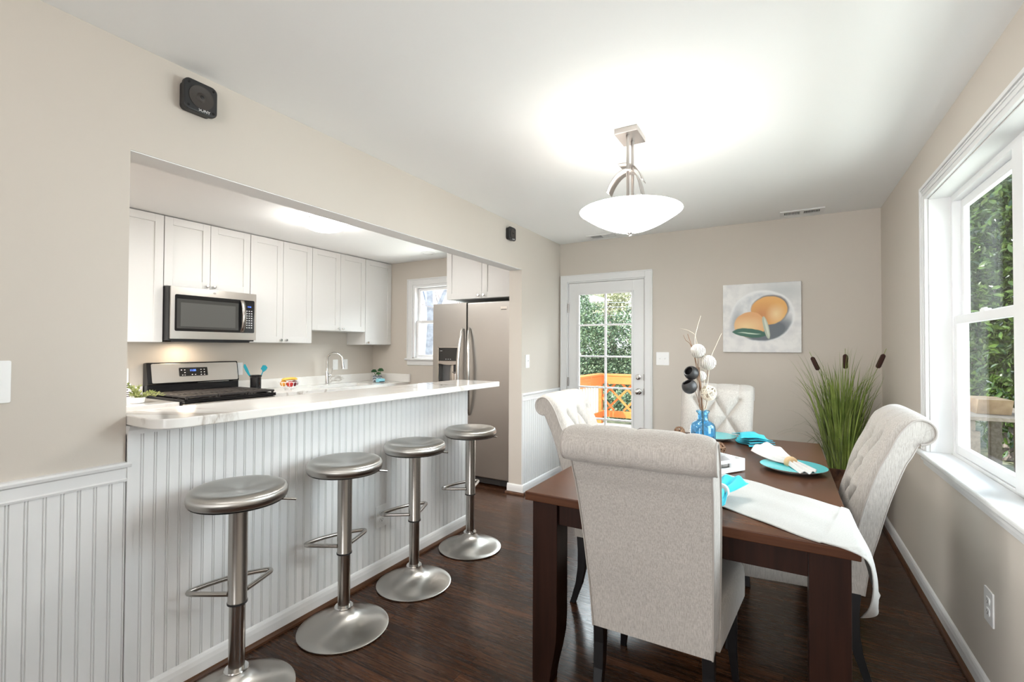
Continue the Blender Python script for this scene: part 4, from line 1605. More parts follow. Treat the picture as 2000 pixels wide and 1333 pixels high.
def fp_at(s):
    s = max(0, min(ARC, s))
    for i in range(1, len(FP)):
        if arc_s[i] >= s - 1e-9:
            f = (s - arc_s[i - 1]) / max(1e-9, arc_s[i] - arc_s[i - 1])
            p = (FP[i - 1][0] * (1 - f) + FP[i][0] * f, FP[i - 1][1] * (1 - f) + FP[i][1] * f)
            a = FP[max(i - 2, 0)]
            b = FP[min(i + 1, len(FP) - 1)]
            t_ = Vector((b[0] - a[0], b[1] - a[1])).normalized()
            return p, (t_.y, -t_.x)
    return FP[-1], (0, -1)


def s_of_z(z):
    best = min(range(len(FP) // 2 + 10), key=lambda i: abs(FP[i][1] - z))
    return arc_s[best]


ROWS = [1.000, 0.895, 0.788, 0.682, 0.580]
BUT = []
for r_, z in enumerate(ROWS):
    xs = (-0.14, 0.0, 0.14) if r_ % 2 == 0 else (-0.07, 0.07)
    BUT.append([(x, s_of_z(z)) for x in xs])
SEG = []
for r_ in range(len(BUT) - 1):
    for a in BUT[r_]:
        for b in BUT[r_ + 1]:
            if abs(a[0] - b[0]) < 0.09:
                SEG.append((a, b))
for a in BUT[1] + BUT[3]:     # tucks from the outer buttons to the edge
    pass
PLE = [((x, s), (x, ARC)) for x, s in BUT[0]]
PLE2 = [((x, s), (x, 0.0)) for x, s in BUT[-1]]


def sd(px, ps, seg):
    (ax, as_), (bx, bs) = seg
    dx, ds = bx - ax, bs - as_
    tt = max(0, min(1, ((px - ax) * dx + (ps - as_) * ds) / (dx * dx + ds * ds)))
    return math.hypot(px - ax - dx * tt, ps - as_ - ds * tt)


def tuft_h(x, s, u):
    edge = max(0.0, 1 - abs(u) ** 7)
    roll = max(0.0, min(1.0, (s - BUT[0][0][1] - 0.06) / 0.10))
    base = (0.043 * (1 - roll) + 0.009 * roll) * math.sqrt(edge)
    d = 0.0
    for sg in SEG:
        q = sd(x, s, sg)
        if q < 0.05:
            d = max(d, 0.036 * math.exp(-q / 0.015))
    for sg in PLE + PLE2:
        q = sd(x, s, sg)
        if q < 0.03:
            d = max(d, (0.004 * math.exp(-(q / 0.005) ** 2) + 0.004 * math.exp(-(q / 0.018) ** 2)) * (1 - 0.55 * roll))
    for row in BUT:
        for bx, bs in row:
            q = math.hypot(x - bx, s - bs)
            if q < 0.08:
                d = max(d, 0.024 * math.exp(-(q / 0.015) ** 2) + 0.012 * math.exp(-(q / 0.035) ** 2) * 0.8)
    return max(base - d, 0.0015)


def tuft_pt(u, v):
    s = v * ARC
    p, n = fp_at(s)
    uu = (u * 2 - 1)
    x = uu * hw(p[1])
    h = tuft_h(x, s, uu)
    return (x, p[0] + n[0] * h, p[1] + n[1] * h)


def loft_sq(m, path, sizes):
    rows = []
    for (x, y, z), (a, b) in zip(path, sizes):
        rows.append([(x - a, y - b, z), (x + a, y - b, z), (x + a, y + b, z), (x - a, y + b, z)])
    vs = [v for r in rows for v in r]
    fs = [(3, 2, 1, 0), tuple(len(vs) - 4 + i for i in range(4))]
    for j in range(len(rows) - 1):
        for i in range(4):
            k = (i + 1) % 4
            fs.append((j * 4 + i, j * 4 + k, j * 4 + 4 + k, j * 4 + 4 + i))
    m.add(vs, fs)
    return m


def make_chair(label, loc, rz, group):
    t = thing('dining_chair', label, 'chair', loc, rz, group)
    # back body: side profile, tapering towards the seat
    prof = FP + BP + [(0.050, 0.385)]
    m = MB()
    n = len(prof)
    nf = len(FP)
    wd_ = [hw(z) - (0.0 if i < nf - 8 else 0.011 * min(1.0, (i - nf + 9) / 8)) for i, (y, z) in enumerate(prof)]
    vs = [(-k, y, z) for k, (y, z) in zip(wd_, prof)] + [(k, y, z) for k, (y, z) in zip(wd_, prof)]
    fs = [tuple(range(n)), tuple(range(2 * n - 1, n - 1, -1))] + [(i, i + n, (i + 1) % n + n, (i + 1) % n) for i in range(n)]
    m.add(vs, fs)
    back = m.build('backrest', LINEN, t, smooth=True, ang=50)
    for sx in (-1, 1):
        pts = [(sx * (hw(z) + 0.0005), y, z) for y, z in FP[4:]]
        MB().tube(pts, 0.0042, 6).build('piping', PIPING, back, smooth=True)
        pts = [(sx * (hw(z) - 0.0125), y - 0.001, z) for y, z in FP[-1:] + BP]
        MB().tube(pts, 0.0032, 6).build('piping', PIPING, back, smooth=True)
    tp = MB().grid(tuft_pt, 76, 150).build('tufted_panel', LINEN, t, smooth=True, ang=180)
    for row in BUT:
        for bx, bs in row:
            p, nn = fp_at(bs)
            h = tuft_h(bx, bs, 0) + 0.0005
            c = (bx, p[0] + nn[0] * h, p[1] + nn[1] * h)
            MB().ball(c, 0.0105, 12, 8, (1, 0.55, 1)).build('button', BUTTON, tp, smooth=True)
    # seat
    out = [(-0.212, 0.050), (0.212, 0.050)]
    r = 0.055
    for i in range(7):
        a = pi / 2 * i / 6
        out.append((0.258 - r + r * cos(a), 0.515 - r + r * sin(a)))
    for i in range(7):
        a = pi / 2 + pi / 2 * i / 6
        out.append((-0.258 + r + r * cos(a), 0.515 - r + r * sin(a)))
    m = MB()
    N_ = len(out)
    cxm, cym = 0.0, 0.30
    rings = [(0.386, 0.985), (0.394, 0.998), (0.43, 1.0), (0.480, 1.0), (0.502, 0.985), (0.516, 0.955), (0.523, 0.91), (0.528, 0.80), (0.532, 0.55), (0.534, 0.25)]
    vs = []
    for z, k in rings:
        for x, y in out:
            vs.append((cxm + (x - cxm) * k, cym + (y - cym) * k, z))
    fs = [tuple(range(N_ - 1, -1, -1)), tuple((len(rings) - 1) * N_ + i for i in range(N_))]
    for j in range(len(rings) - 1):
        for i in range(N_):
            k = (i + 1) % N_
            fs.append((j * N_ + i, j * N_ + k, (j + 1) * N_ + k, (j + 1) * N_ + i))
    m.add(vs, fs)
    m.build('seat', LINEN, t, smooth=True, ang=60)
    for sx in (-1, 1):
        m = MB()
        path = [(sx * 0.208, 0.468, 0.388), (sx * 0.210, 0.470, 0.28), (sx * 0.214, 0.474, 0.16), (sx * 0.222, 0.482, 0.065), (sx * 0.224, 0.484, F)]
        loft_sq(m, path, [(0.021, 0.021), (0.020, 0.020), (0.016, 0.016), (0.0125, 0.0125), (0.012, 0.012)])
        m.build('leg', ESPR, t, bevel=0.002)
        m = MB()
        path = [(sx * 0.178, 0.034, 0.388), (sx * 0.179, 0.038, 0.32), (sx * 0.180, 0.034, 0.23), (sx * 0.182, 0.020, 0.15), (sx * 0.184, -0.004, 0.075), (sx * 0.185, -0.014, F)]
        loft_sq(m, path, [(0.018, 0.025), (0.018, 0.023), (0.017, 0.020), (0.015, 0.017), (0.013, 0.014), (0.013, 0.014)])
        m.build('leg', ESPR, t, bevel=0.002)
    return t


CG = 'tufted roll-back dining chairs around the table'
ch0 = make_chair('oatmeal linen roll-back chair nearest the camera, seen from behind', (-0.383, 1.580, 0), radians(0.5), CG)
dup(ch0, (0.275, 2.490, 0), radians(90), 'tufted roll-back chair on the window side beside the right wall', CG)
dup(ch0, (-0.925, 2.460, 0), radians(-90), 'tufted roll-back chair on the left side of the table, towards the kitchen', CG)
dup(ch0, (-0.392, 3.395, 0), radians(180), 'tufted roll-back chair at the far end of the table below the painting', CG)


# ================================================================== BAR STOOLS
def make_stool(label, loc, rz, group):
    t = thing('bar_stool', label, 'stool', loc, rz, group)
    m = MB()
    m.lathe([(0.198, F + 0.0005), (0.2025, F + 0.003), (0.203, F + 0.008), (0.198, F + 0.011), (0.165, F + 0.020), (0.125, F + 0.032), (0.090, F + 0.048), (0.062, F + 0.066), (0.044, F + 0.084), (0.036, F + 0.096), (0.034, F + 0.101)], 64)
    m.build('base', SPUN, t, smooth=True, ang=50)
    m = MB()
    m.lathe([(0.040, F + 0.097), (0.042, F + 0.101), (0.040, F + 0.105), (0.031, F + 0.105)], 32)
    m.build('base_collar', CHROME, t, smooth=True)
    MB().lathe([(0.0275, F + 0.100), (0.0275, 0.42)], 32).build('lower_column', STOOL, t, smooth=True)
    m = MB()
    m.lathe([(0.0285, 0.392), (0.0335, 0.392), (0.0335, 0.400), (0.0325, 0.402), (0.0325, 0.772), (0, 0.772)], 32)
    m.build('upper_column', STOOL, t, smooth=True)
    MB().lathe([(0.0345, 0.390), (0.0345, 0.397), (0.0286, 0.397), (0.0286, 0.390)], 32).build('rubber_ring', BLACKM, t, smooth=True)
    # crescent foot rest: two bars leave the column and meet in an arc on the local +x side
    zf = 0.430
    half = [(0.004, 0.031), (0.040, 0.075), (0.075, 0.116), (0.094, 0.136), (0.108, 0.141), (0.117, 0.134), (0.128, 0.105), (0.138, 0.060), (0.142, 0.0)]
    pts = [(x, y, zf) for x, y in half] + [(x, -y, zf) for x, y in reversed(half[:-1])]
    MB().tube([tuple(p) for p in catmull(pts, 3)], 0.0095, 10).build('foot_rest', STOOL, t, smooth=True)
    m = MB()
    m.lathe([(0.0, 0.774), (0.150, 0.774), (0.160, 0.776), (0.166, 0.782), (0.169, 0.794), (0.168, 0.808), (0.163, 0.819), (0.154, 0.826), (0.142, 0.828), (0.126, 0.826), (0.095, 0.820), (0.055, 0.815), (0.0, 0.813)], 72)
    m.build('seat', SPUN, t, smooth=True, ang=60)
    MB().lathe([(0.152, 0.7725), (0.158, 0.7725), (0.161, 0.7745), (0.152, 0.7738)], 64).build('seat_trim', BLACKM, t, smooth=True)
    m = MB()
    m.tube([(0.02, 0.03, 0.768), (0.03, 0.11, 0.764), (0.034, 0.165, 0.752), (0.036, 0.195, 0.745)], 0.005, 10)
    m.build('height_lever', STOOL, t, smooth=True)
    return t


SG = 'brushed steel bar stools in a row under the bar'
# the foot rest faces the room side of the camera view, the lever points away to the right
s0 = make_stool('round steel bar stool nearest the camera, at the left end of the bar', (-1.778, 1.030, 0), radians(161), SG)
dup(s0, (-1.775, 1.525, 0), radians(159), 'second round steel bar stool from the camera', SG)
dup(s0, (-1.773, 2.005, 0), radians(163), 'third round steel bar stool from the camera, in front of the outlet', SG)
dup(s0, (-1.778, 2.550, 0), radians(161), 'farthest round steel bar stool, at the fridge end of the bar', SG)
for o in [q for q in COL.objects if q.name.startswith('bar_stool')]:
    for c in o.children:
        if c.name.startswith('height_lever'):
            c.rotation_euler = (0, 0, -o.rotation_euler[2] - radians(18))

# ================================================================== PENDANT LAMP
PX, PY = -0.662, 2.340
t = thing('pendant_lamp', 'lit white glass bowl pendant on brushed nickel rods over the table', 'pendant lamp', (PX, PY, H))
MB().box(-0.057, 0.057, -0.082, 0.082, -0.028, -0.0003).build('canopy', NICKEL, t, bevel=0.003)
for y in (-0.042, 0.042):
    m = MB()
    m.lathe([(0.0085, 0), (0.0085, -0.012), (0.0075, -0.030), (0.0072, -0.40)], 14, (0, y, -0.0285))
    m.build('rod', NICKEL, t, smooth=True)


def strap(pts, wy, y0, name):
    P = catmull(pts, 8)
    n = len(P) - 1

    def f(u, v):
        k = min(int(round(v * n)), n)
        p = P[k]
        return (p.x, p.y + y0 + (u - 0.5) * wy, p.z)
    MB().grid(f, 2, n).build(name, NICKEL, t, smooth=True, solid=0.003, ang=80)


strap([(-0.100, 0, -0.305), (-0.080, 0, -0.262), (-0.045, 0, -0.222), (0.000, 0, -0.206), (0.035, 0, -0.222), (0.058, 0, -0.270), (0.074, 0, -0.345)], 0.085, -0.030, 'lower_scroll')
strap([(-0.062, 0, -0.148), (-0.025, 0, -0.150), (0.015, 0, -0.166), (0.042, 0, -0.200), (0.060, 0, -0.245)], 0.075, 0.030, 'upper_scroll')
m = MB()
o_ = [(0.250 * sin(a) ** 0.92 if a > 0 else 0, -0.505 + 0.107 * (1 - cos(a)) / (1 - cos(1.32))) for a in [1.32 * i / 16 for i in range(17)]]
o_ = [(0.250 * (i / 16), -0.505 + 0.105 * (i / 16) ** 1.75) for i in range(17)]
i_ = [(max(r_ - 0.004, 0), z + 0.005) for r_, z in reversed(o_)]
m.lathe(o_ + [(0.252, -0.398), (0.249, -0.396)], 64, cap=False)
gb = m.build('glass_bowl', SHADE, t, smooth=True, ang=60)
MB().lathe([(0.249, -0.396)] + i_, 64, cap=False).build('bowl_inside', SHADE_IN, gb, smooth=True, ang=60)
m = MB()
m.lathe([(0, -0.524), (0.006, -0.522), (0.008, -0.515), (0.017, -0.512), (0.018, -0.506), (0.010, -0.503), (0.004, -0.500), (0.004, -0.42)], 24)
m.build('finial', CHROME, t, smooth=True)
MB().box(-0.05, 0.05, -0.05, 0.05, -0.452, -0.440).build('socket_plate', NICKEL, t)
light('pendant_bulb', 'POINT', (PX + 0.07, PY, H - 0.405), 1.1, (1.0, 0.93, 0.83), size=0.035)
light('pendant_bulb_back', 'POINT', (PX - 0.07, PY, H - 0.405), 1.1, (1.0, 0.93, 0.83), size=0.035)


# ================================================================== TABLE RUNNER
TT = TZ + 0.0015  # runner through dried stems: most positions and sizes were scaled about the camera
RD = Vector((0.835, -0.55, 0)).normalized()
RN = Vector((0.55, 0.835, 0)).normalized()


def flat(s, tt):
    p = RD * s + RN * tt
    return Vector((p.x, p.y, TT))


def runner_fn(u, v):
    # u across (0 near edge, 1 far edge), v along
    tt = 1.411 + 0.381 * u
    tt += 0.004 * sin(v * 23 + 2.0) * (1 - u) + 0.004 * sin(v * 17) * u
    s_near, s_far = -0.818, -0.967
    s_edge = s_near * (1 - u) + s_far * u       # where the cloth reaches the table edge
    s0 = -1.96
    ve = 0.70
    if v <= ve:
        s = s0 + (s_edge - s0) * (v / ve)
        p = flat(s, tt)
        p.z += 0.0012 * (1 + sin(s * 31 + tt * 9)) + 0.0012 * (1 + sin(tt * 47 + s * 5))
        return tuple(p)
    f = (v - ve) / (1 - ve)
    e = flat(s_edge, tt)
    # hanging part: near-edge and far-edge curves
    A = catmull([flat(s_near, 1.411), (0.140, 1.614, 0.7935), (0.197, 1.611, 0.772), (0.214, 1.645, 0.700), (0.218, 1.745, 0.590), (0.205, 1.843, 0.506)], 6)
    B = catmull([flat(s_far, 1.792), (0.194, 2.012, 0.7940), (0.206, 1.996, 0.772), (0.220, 1.965, 0.705), (0.238, 1.935, 0.625), (0.264, 1.906, 0.563)], 6)
    k = f * (len(A) - 1)
    i = min(int(k), len(A) - 2)
    a = A[i].lerp(A[i + 1], k - i)
    b = B[i].lerp(B[i + 1], k - i)
    p = a.lerp(b, u)
    bulge = sin(pi * u) * (0.03 * f + 0.002) + 0.012 * sin(2 * pi * u + 0.5) * f
    p += Vector((0.9, -0.35, 0.0)) * bulge
    if p.x < 0.2005 and p.y > 1.6165 and p.z < TT + 0.003:
        up_, out_, fr_ = TT + 0.003 - p.z, 0.2005 - p.x, p.y - 1.6165
        if up_ <= min(out_, fr_):
            p.z += up_
        elif out_ <= fr_:
            p.x += out_
        else:
            p.y -= fr_
    return tuple(p)


o = MB().grid(runner_fn, 40, 150).build('table_runner', RUNNER, smooth=True, ang=180, solid=0.0022)
tag(o, 'ivory cloth runner laid diagonally across the table, hanging off the near right corner', 'table runner')


# ================================================================== PLACE SETTINGS
def plate_obj(label, c, r, group):
    t = thing('dinner_plate', label, 'plate', c, group=group)
    k = r / 0.14
    m = MB()
    m.lathe([(0.075 * k, 0.0), (0.080 * k, 0.0), (0.082 * k, 0.004), (0.110 * k, 0.008), (0.140 * k, 0.0195), (0.1405 * k, 0.0215)], 56)
    m.build('plate_underside', PLATEB, t, smooth=True, ang=60)
    m = MB()
    m.lathe([(0.1405 * k, 0.0216), (0.138 * k, 0.0225), (0.108 * k, 0.0115), (0.085 * k, 0.0085), (0, 0.0080)], 56)
    m.build('glazed_face', TEALP, t, smooth=True, ang=60)
    return t


PG = 'teal glazed dinner plates on the table'
plate_obj('teal plate with white underside on the right, holding the ringed white napkin', (0.042, 2.546, TZ + 0.0005), 0.136, PG)
plate_obj('teal plate at the far end of the table behind the blue bottle', (-0.378, 3.182, TZ + 0.0005), 0.132, PG)
plate_obj('teal plate mostly hidden behind the nearest chair back', (-0.300, 1.800, TZ + 0.0075), 0.125, PG)


def pinched_napkin(m, length_a, length_b, wa, wb, lift=0.0, n=14, seed=0):
    """cloth pinched at the origin by a ring; spreads along +x (a) and -x (b)"""
    rn = random.Random(seed)
    ph = rn.uniform(0, 6)

    def f(u, v):
        x = -length_b + (length_a + length_b) * v
        side = wa if x > 0 else wb
        L = length_a if x > 0 else length_b
        q = abs(x) / L
        w_ = 0.016 + (side - 0.016) * (q ** 0.75)
        uu = (u * 2 - 1)
        y = uu * w_
        fold = cos(uu * pi * 2.4 + ph)
        z = 0.016 + 0.010 * fold * (1 - 0.45 * q) * (1 if q > 0.08 else 0.6) + (lift * q * q if x > 0 else 0) * (1 - 0.5 * uu * uu) + 0.012 * (1 - q)
        x += 0.02 * (1 - uu * uu) * q * (1 if x > 0 else -1) - 0.012 * uu * q
        return (x, y, z)
    m.grid(f, 34, 44)
    return m


def ring_mesh(r, w_, th):
    m = MB()
    m.lathe([(r, -w_ / 2), (r + th, -w_ * 0.4), (r + th * 1.3, 0), (r + th, w_ * 0.4), (r, w_ / 2), (r * 0.96, 0), (r, -w_ / 2)], 28, (0, 0, 0), Matrix.Rotation(radians(90), 4, 'Y'))
    return m


# white napkin on the right-hand plate: fan points to the far left, tail to the near right
aN = math.atan2(3.02 - 2.66, -0.08 - 0.035)
nz = TZ + 0.0095
t = thing('cloth_napkin', 'white cloth napkin gathered in a wooden ring on the teal plate', 'napkin', (0.033, 2.541, nz), rot=(0, 0, radians(121)))
pinched_napkin(MB(), 0.205, 0.125, 0.085, 0.045, 0.055, seed=4).build('napkin_cloth', WHITEF, t, smooth=True, ang=180, solid=0.0015)
t = thing('napkin_ring', 'round light wooden napkin ring around the white napkin', 'napkin ring', (0.033, 2.541, nz + 0.0245), rot=(0, 0, radians(121)))
ring_mesh(0.0200, 0.030, 0.007).build('ring_band', WOODL, t, smooth=True)

# teal napkin on the plate behind the nearest chair, spilling to the right
t = thing('cloth_napkin', 'bright teal napkin in a white ring beside the nearest chair back', 'napkin', (-0.190, 1.835, TZ + 0.030), rot=(0, radians(2), radians(80)))
pinched_napkin(MB(), 0.135, 0.150, 0.055, 0.050, 0.035, seed=9).build('napkin_cloth', TEALF, t, smooth=True, ang=180, solid=0.0015)
t = thing('napkin_ring', 'white fabric napkin ring around the bright teal napkin', 'napkin ring', (-0.190, 1.835, TZ + 0.0545), rot=(0, radians(2), radians(80)))
ring_mesh(0.0200, 0.018, 0.005).build('ring_band', WHITEF, t, smooth=True)


# folded wavy teal napkin at the far end
def wavy(k):
    def f(u, v):
        x = (u - 0.5) * 0.135
        y = (v - 0.5) * 0.235
        z = 0.006 + k * 0.0115 + 0.009 * (1 + sin(v * 9.5 + u * 2.2 + k * 0.55)) * (0.55 + 0.25 * k) * (1 - abs(u - 0.45) * 0.8)
        x += 0.012 * sin(v * 7 + k)
        y += 0.006 * k
        return (x, y, z)
    return f


t = thing('cloth_napkin', 'teal napkin folded in loose waves at the far right of the table', 'napkin', (-0.151, 3.105, TZ + 0.0005), rot=(0, 0, radians(24)))
m = MB()
for k in range(4):
    m.grid(wavy(k), 12, 36)
m.build('napkin_cloth', TEALF, t, smooth=True, ang=180, solid=0.002)

# ================================================================== TRAY, STONES, BOTTLE
TW = mat('white_painted_tray', (0.80, 0.81, 0.81), 0.4)
# local x along the long side (towards upper left of the photo), y across
ta = math.atan2(0.55, -0.835)
tloc = Vector((-0.150, 2.409, 0))
t = thing('wooden_tray', 'white rectangular tray with cut-out handle holding the centrepiece', 'tray', (tloc.x, tloc.y, TZ + 0.0052), ta)
# local: x>0 away from the visible end; y>0 is to the near side
Lt, Wt, ht, th = 0.40, 0.273, 0.054, 0.010
m = MB()
m.box(0, Lt, 0, Wt, 0, 0.008)
m.box(0.0, Lt, 0, th, 0.008, ht)
m.box(0.0, Lt, Wt - th, Wt, 0.008, ht)
for x in (0, Lt - th):
    m.box(x, x + th, th, Wt * 0.5 - 0.045, 0.008, ht)
    m.box(x, x + th, Wt * 0.5 + 0.045, Wt - th, 0.008, ht)
    m.box(x, x + th, Wt * 0.5 - 0.045, Wt * 0.5 + 0.045, 0.008, 0.020)
    m.box(x, x + th, Wt * 0.5 - 0.045, Wt * 0.5 + 0.045, 0.042, ht)
m.build('tray_body', TW, t)


def tray_pt(x, y, z):
    return (tloc.x + x * cos(ta) - y * sin(ta), tloc.y + x * sin(ta) + y * cos(ta), TZ + 0.0052 + z)


STN = leafmat('grey_pebble', (0.30, 0.28, 0.27), (0.52, 0.49, 0.46), 0.7)
STW = leafmat('white_pebble', (0.68, 0.64, 0.60), (0.85, 0.82, 0.78), 0.7)
for i, (x, y, r, mm, sc, lb) in enumerate([
        (0.055, 0.085, 0.034, STN, (1.2, 1.0, 0.8), 'dark grey pebble nearest the open end of the white tray'),
        (0.060, 0.030, 0.028, STW, (1.1, 1.1, 0.9), 'whitish shell-like pebble beside the grey pebble in the tray'),
        (0.065, 0.155, 0.032, STW, (1.3, 1.0, 0.75), 'pale pebble in the tray hidden behind the chair back'),
        (0.300, 0.120, 0.034, STN, (1.2, 1.1, 0.8), 'grey pebble at the far end of the tray')]):
    z = r * sc[2] + 0.0083
    o = MB().ball((0, 0, 0), r, 18, 12, sc).build('pebble', mm, smooth=True, ang=180)
    o.location = tray_pt(x, y, z)
    o.rotation_euler = (0, 0, ta)
    tag(o, lb, 'pebble', 'pebbles in the white tray')


def lattice_ball(name, label, c, r, m_, n=13, w_=0.0022, seed=1, cat='decorative ball', parent=None):
    rn = random.Random(seed)
    m = MB()
    for k in range(n):
        ax = Vector((rn.gauss(0, 1), rn.gauss(0, 1), rn.gauss(0, 1))).normalized()
        u = ax.orthogonal().normalized()
        w2 = ax.cross(u)
        off = rn.uniform(-0.45, 0.45) * r
        rr = math.sqrt(r * r - off * off)
        m.tube([ax * off + (u * cos(2 * pi * i / 26) + w2 * sin(2 * pi * i / 26)) * rr for i in range(26)], w_, 5, True)
    if parent is not None:
        m.v = [(v[0] + c[0], v[1] + c[1], v[2] + c[2]) for v in m.v]
        return m.build(name, m_, parent, smooth=True)
    o = m.build(name, m_, smooth=True)
    o.location = c
    return tag(o, label, cat)


TWIG = leafmat('brown_twig', (0.13, 0.065, 0.035), (0.28, 0.16, 0.09), 0.7)
lattice_ball('rattan_ball', 'brown woven rattan ball between the bottle and the tray end', (-0.292, 2.708, TZ + 0.035), 0.032, TWIG, 15, 0.0026, 2)
lattice_ball('rattan_ball', 'dark woven rattan ball just left of the bottle at the far table edge', (-0.565, 3.110, TZ + 0.035), 0.032, TWIG, 15, 0.0026, 5)

# blue bottle
bx, by = -0.3235, 2.359
bz = TZ + 0.0136
t = thing('glass_bottle', 'blue glass bottle vase standing in the white tray', 'vase', (bx, by, bz))
outer = [(a * 0.957, b * 0.957) for a, b in [(0.0, 0.0), (0.050, 0.0), (0.0565, 0.006), (0.058, 0.02), (0.058, 0.182), (0.056, 0.197), (0.050, 0.208), (0.040, 0.216), (0.028, 0.221), (0.0240, 0.229), (0.0240, 0.256), (0.027, 0.259), (0.0315, 0.262), (0.0320, 0.268), (0.0290, 0.271)]]  # bottle outline shrunk by the same scaling about the camera
inner = [(a * 0.957, b * 0.957) for a, b in [(0.0225, 0.270), (0.0205, 0.262), (0.0205, 0.226), (0.036, 0.213), (0.047, 0.205), (0.0525, 0.195), (0.0545, 0.181), (0.0545, 0.022), (0.051, 0.010), (0.0, 0.008)]]
m = MB()
m.lathe(outer + inner, 40, cap=False)
m.build('bottle_glass', BLUEG, t, smooth=True, ang=60)

SGR = 'dried stems standing in the blue bottle'
WTW = leafmat('bleached_twig', (0.55, 0.47, 0.36), (0.74, 0.66, 0.54), 0.6)
WBALL = mat('white_string_ball', (0.74, 0.71, 0.66), 0.7)
v = coords(WBALL, (1, 1, 1))
wv = N(WBALL, 'ShaderNodeTexWave')
wv.inputs['Scale'].default_value = 62
wv.inputs['Distortion'].default_value = 3.0
wv.inputs['Detail'].default_value = 1
LK(WBALL, v, wv.inputs['Vector'])
LK(WBALL, ramp(WBALL, wv.outputs['Fac'], [(0.25, (0.16, 0.13, 0.10)), (0.5, (0.66, 0.62, 0.56)), (1, (0.78, 0.76, 0.71))]), BS(WBALL).inputs['Base Color'])
BPOD = mat('black_pod', (0.022, 0.02, 0.02), 0.45)


def stem_pick(name, label, cat, pts, r, m_):
    base = Vector((bx, by, bz))
    t = thing(name, label, cat, tuple(base), group=SGR)
    P = catmull([Vector(p) - base for p in pts], 6)
    MB().tube(P, r, 6, rs=[r * (1.0 - 0.45 * i / (len(P) - 1)) for i in range(len(P))]).build('stem', m_, t, smooth=True)
    return t, base


def sp(dx, dy, z):
    return (bx + dx, by + dy, z)


def stick(dx, dy):       # foot of a stem inside the bottle and its point at the neck
    return [sp(-dx * 0.8, -dy * 0.8, bz + 0.011), sp(dx * 0.25, dy * 0.25, bz + 0.24), ]


for lb, c, r, foot in (('upper white string ball on a thin stem', (-0.3426, 2.3447, 1.3405), 0.0335, (-0.012, 0.008)),
                       ('lower white string ball on a thin stem, to the right', (-0.2986, 2.3447, 1.2869), 0.0350, (0.014, 0.002)),
                       ('small white ball half hidden behind the black pods', (-0.3369, 2.3925, 1.2208), 0.0250, (-0.004, 0.014))):
    tt, base = stem_pick('ball_stem', lb, 'dried stem', stick(*foot) + [sp(foot[0] * 1.2, foot[1], 1.10), (c[0], c[1], c[2] - r * 0.6)], 0.0022, TWIG)
    MB().ball(tuple(Vector(c) - base), r, 24, 16).build('string_ball', WBALL, tt, smooth=True, ang=180)
tt, base = stem_pick('ball_stem', 'white open lattice ball on a thin pale stem, lowest in the bottle', 'dried stem', stick(0.012, -0.012) + [sp(0.014, -0.01, 1.07), (-0.2995, 2.3447, 1.1204)], 0.0018, WTW)
lattice_ball('lattice_ball', None, tuple(Vector((-0.2976, 2.3447, 1.1462)) - base), 0.034, WTW, 14, 0.0026, 11, parent=tt)
for lb, c, r, d, foot in (('upper black hollow seed pod on a stem', (-0.3704, 2.3351, 1.2371), 0.0330, (-0.45, -0.75, 0.45), (-0.014, -0.006)),
                          ('lower black hollow seed pod on a stem', (-0.3761, 2.3159, 1.1749), 0.0345, (-0.35, -0.35, 0.85), (-0.010, -0.014))):
    tt, base = stem_pick('pod_stem', lb, 'dried stem', stick(*foot) + [sp(foot[0], foot[1], 1.08), (c[0] + 0.026, c[1], c[2] - 0.02)], 0.0022, TWIG)
    q = Vector(d).to_track_quat('Z', 'X').to_matrix().to_4x4()
    prof = [(r * sin(a), -r * cos(a)) for a in [pi * 0.76 * i / 14 for i in range(15)]]
    prof[0] = (0, -r)
    prof += [(rr * 0.86, z * 0.86 + 0.001) for rr, z in reversed(prof)]
    prof[-1] = (0, prof[-1][1])
    m = MB().lathe(prof, 24, (0, 0, 0), Matrix.Translation(Vector(c) - base) @ q)
    m.build('seed_pod', BPOD, tt, smooth=True, ang=50)
for lb, m_, pts, r in (
        ('pale curly twig rising highest above the bottle', WTW, stick(0.004, 0.004) + [(-0.3407, 2.3447, 1.2065), (-0.356, 2.3447, 1.3788), (-0.3464, 2.3447, 1.4457), (-0.3302, 2.3447, 1.5051)], 0.0022),
        ('pale twig leaning out to the right of the bottle', WTW, stick(0.012, 0.002) + [(-0.3043, 2.3447, 1.1586), (-0.2871, 2.3447, 1.3022), (-0.2632, 2.3447, 1.3692), (-0.2412, 2.3447, 1.4218)], 0.0020),
        ('pale thin twig arching out to the left', WTW, stick(-0.006, 0.0) + [(-0.3369, 2.3447, 1.2543), (-0.3503, 2.3447, 1.3979), (-0.378, 2.3447, 1.4333), (-0.4211, 2.3447, 1.4477)], 0.0014),
        ('dark forked twig leaning to the left', TWIG, stick(-0.004, -0.004) + [(-0.3369, 2.3447, 1.2256), (-0.3713, 2.3447, 1.3596), (-0.3972, 2.3447, 1.3931), (-0.4067, 2.3447, 1.417)], 0.0022),
        ('reddish brown straight stick in the bottle', TWIG, stick(-0.010, -0.004) + [(-0.3369, 2.3447, 1.1874), (-0.3617, 2.3447, 1.3309), (-0.3885, 2.3447, 1.4218)], 0.0030),
        ('thick light brown stick in the middle of the bottle', TWIG, stick(0.004, -0.010) + [(-0.3302, 2.3447, 1.1299), (-0.3369, 2.3447, 1.2639)], 0.0036),
        ('short tan stick leaning right in the bottle', WTW, stick(0.002, 0.010) + [(-0.3187, 2.3447, 1.1299), (-0.312, 2.3447, 1.2543)], 0.0024)):
    stem_pick('dried_twig', lb, 'dried stem', pts, r, m_)

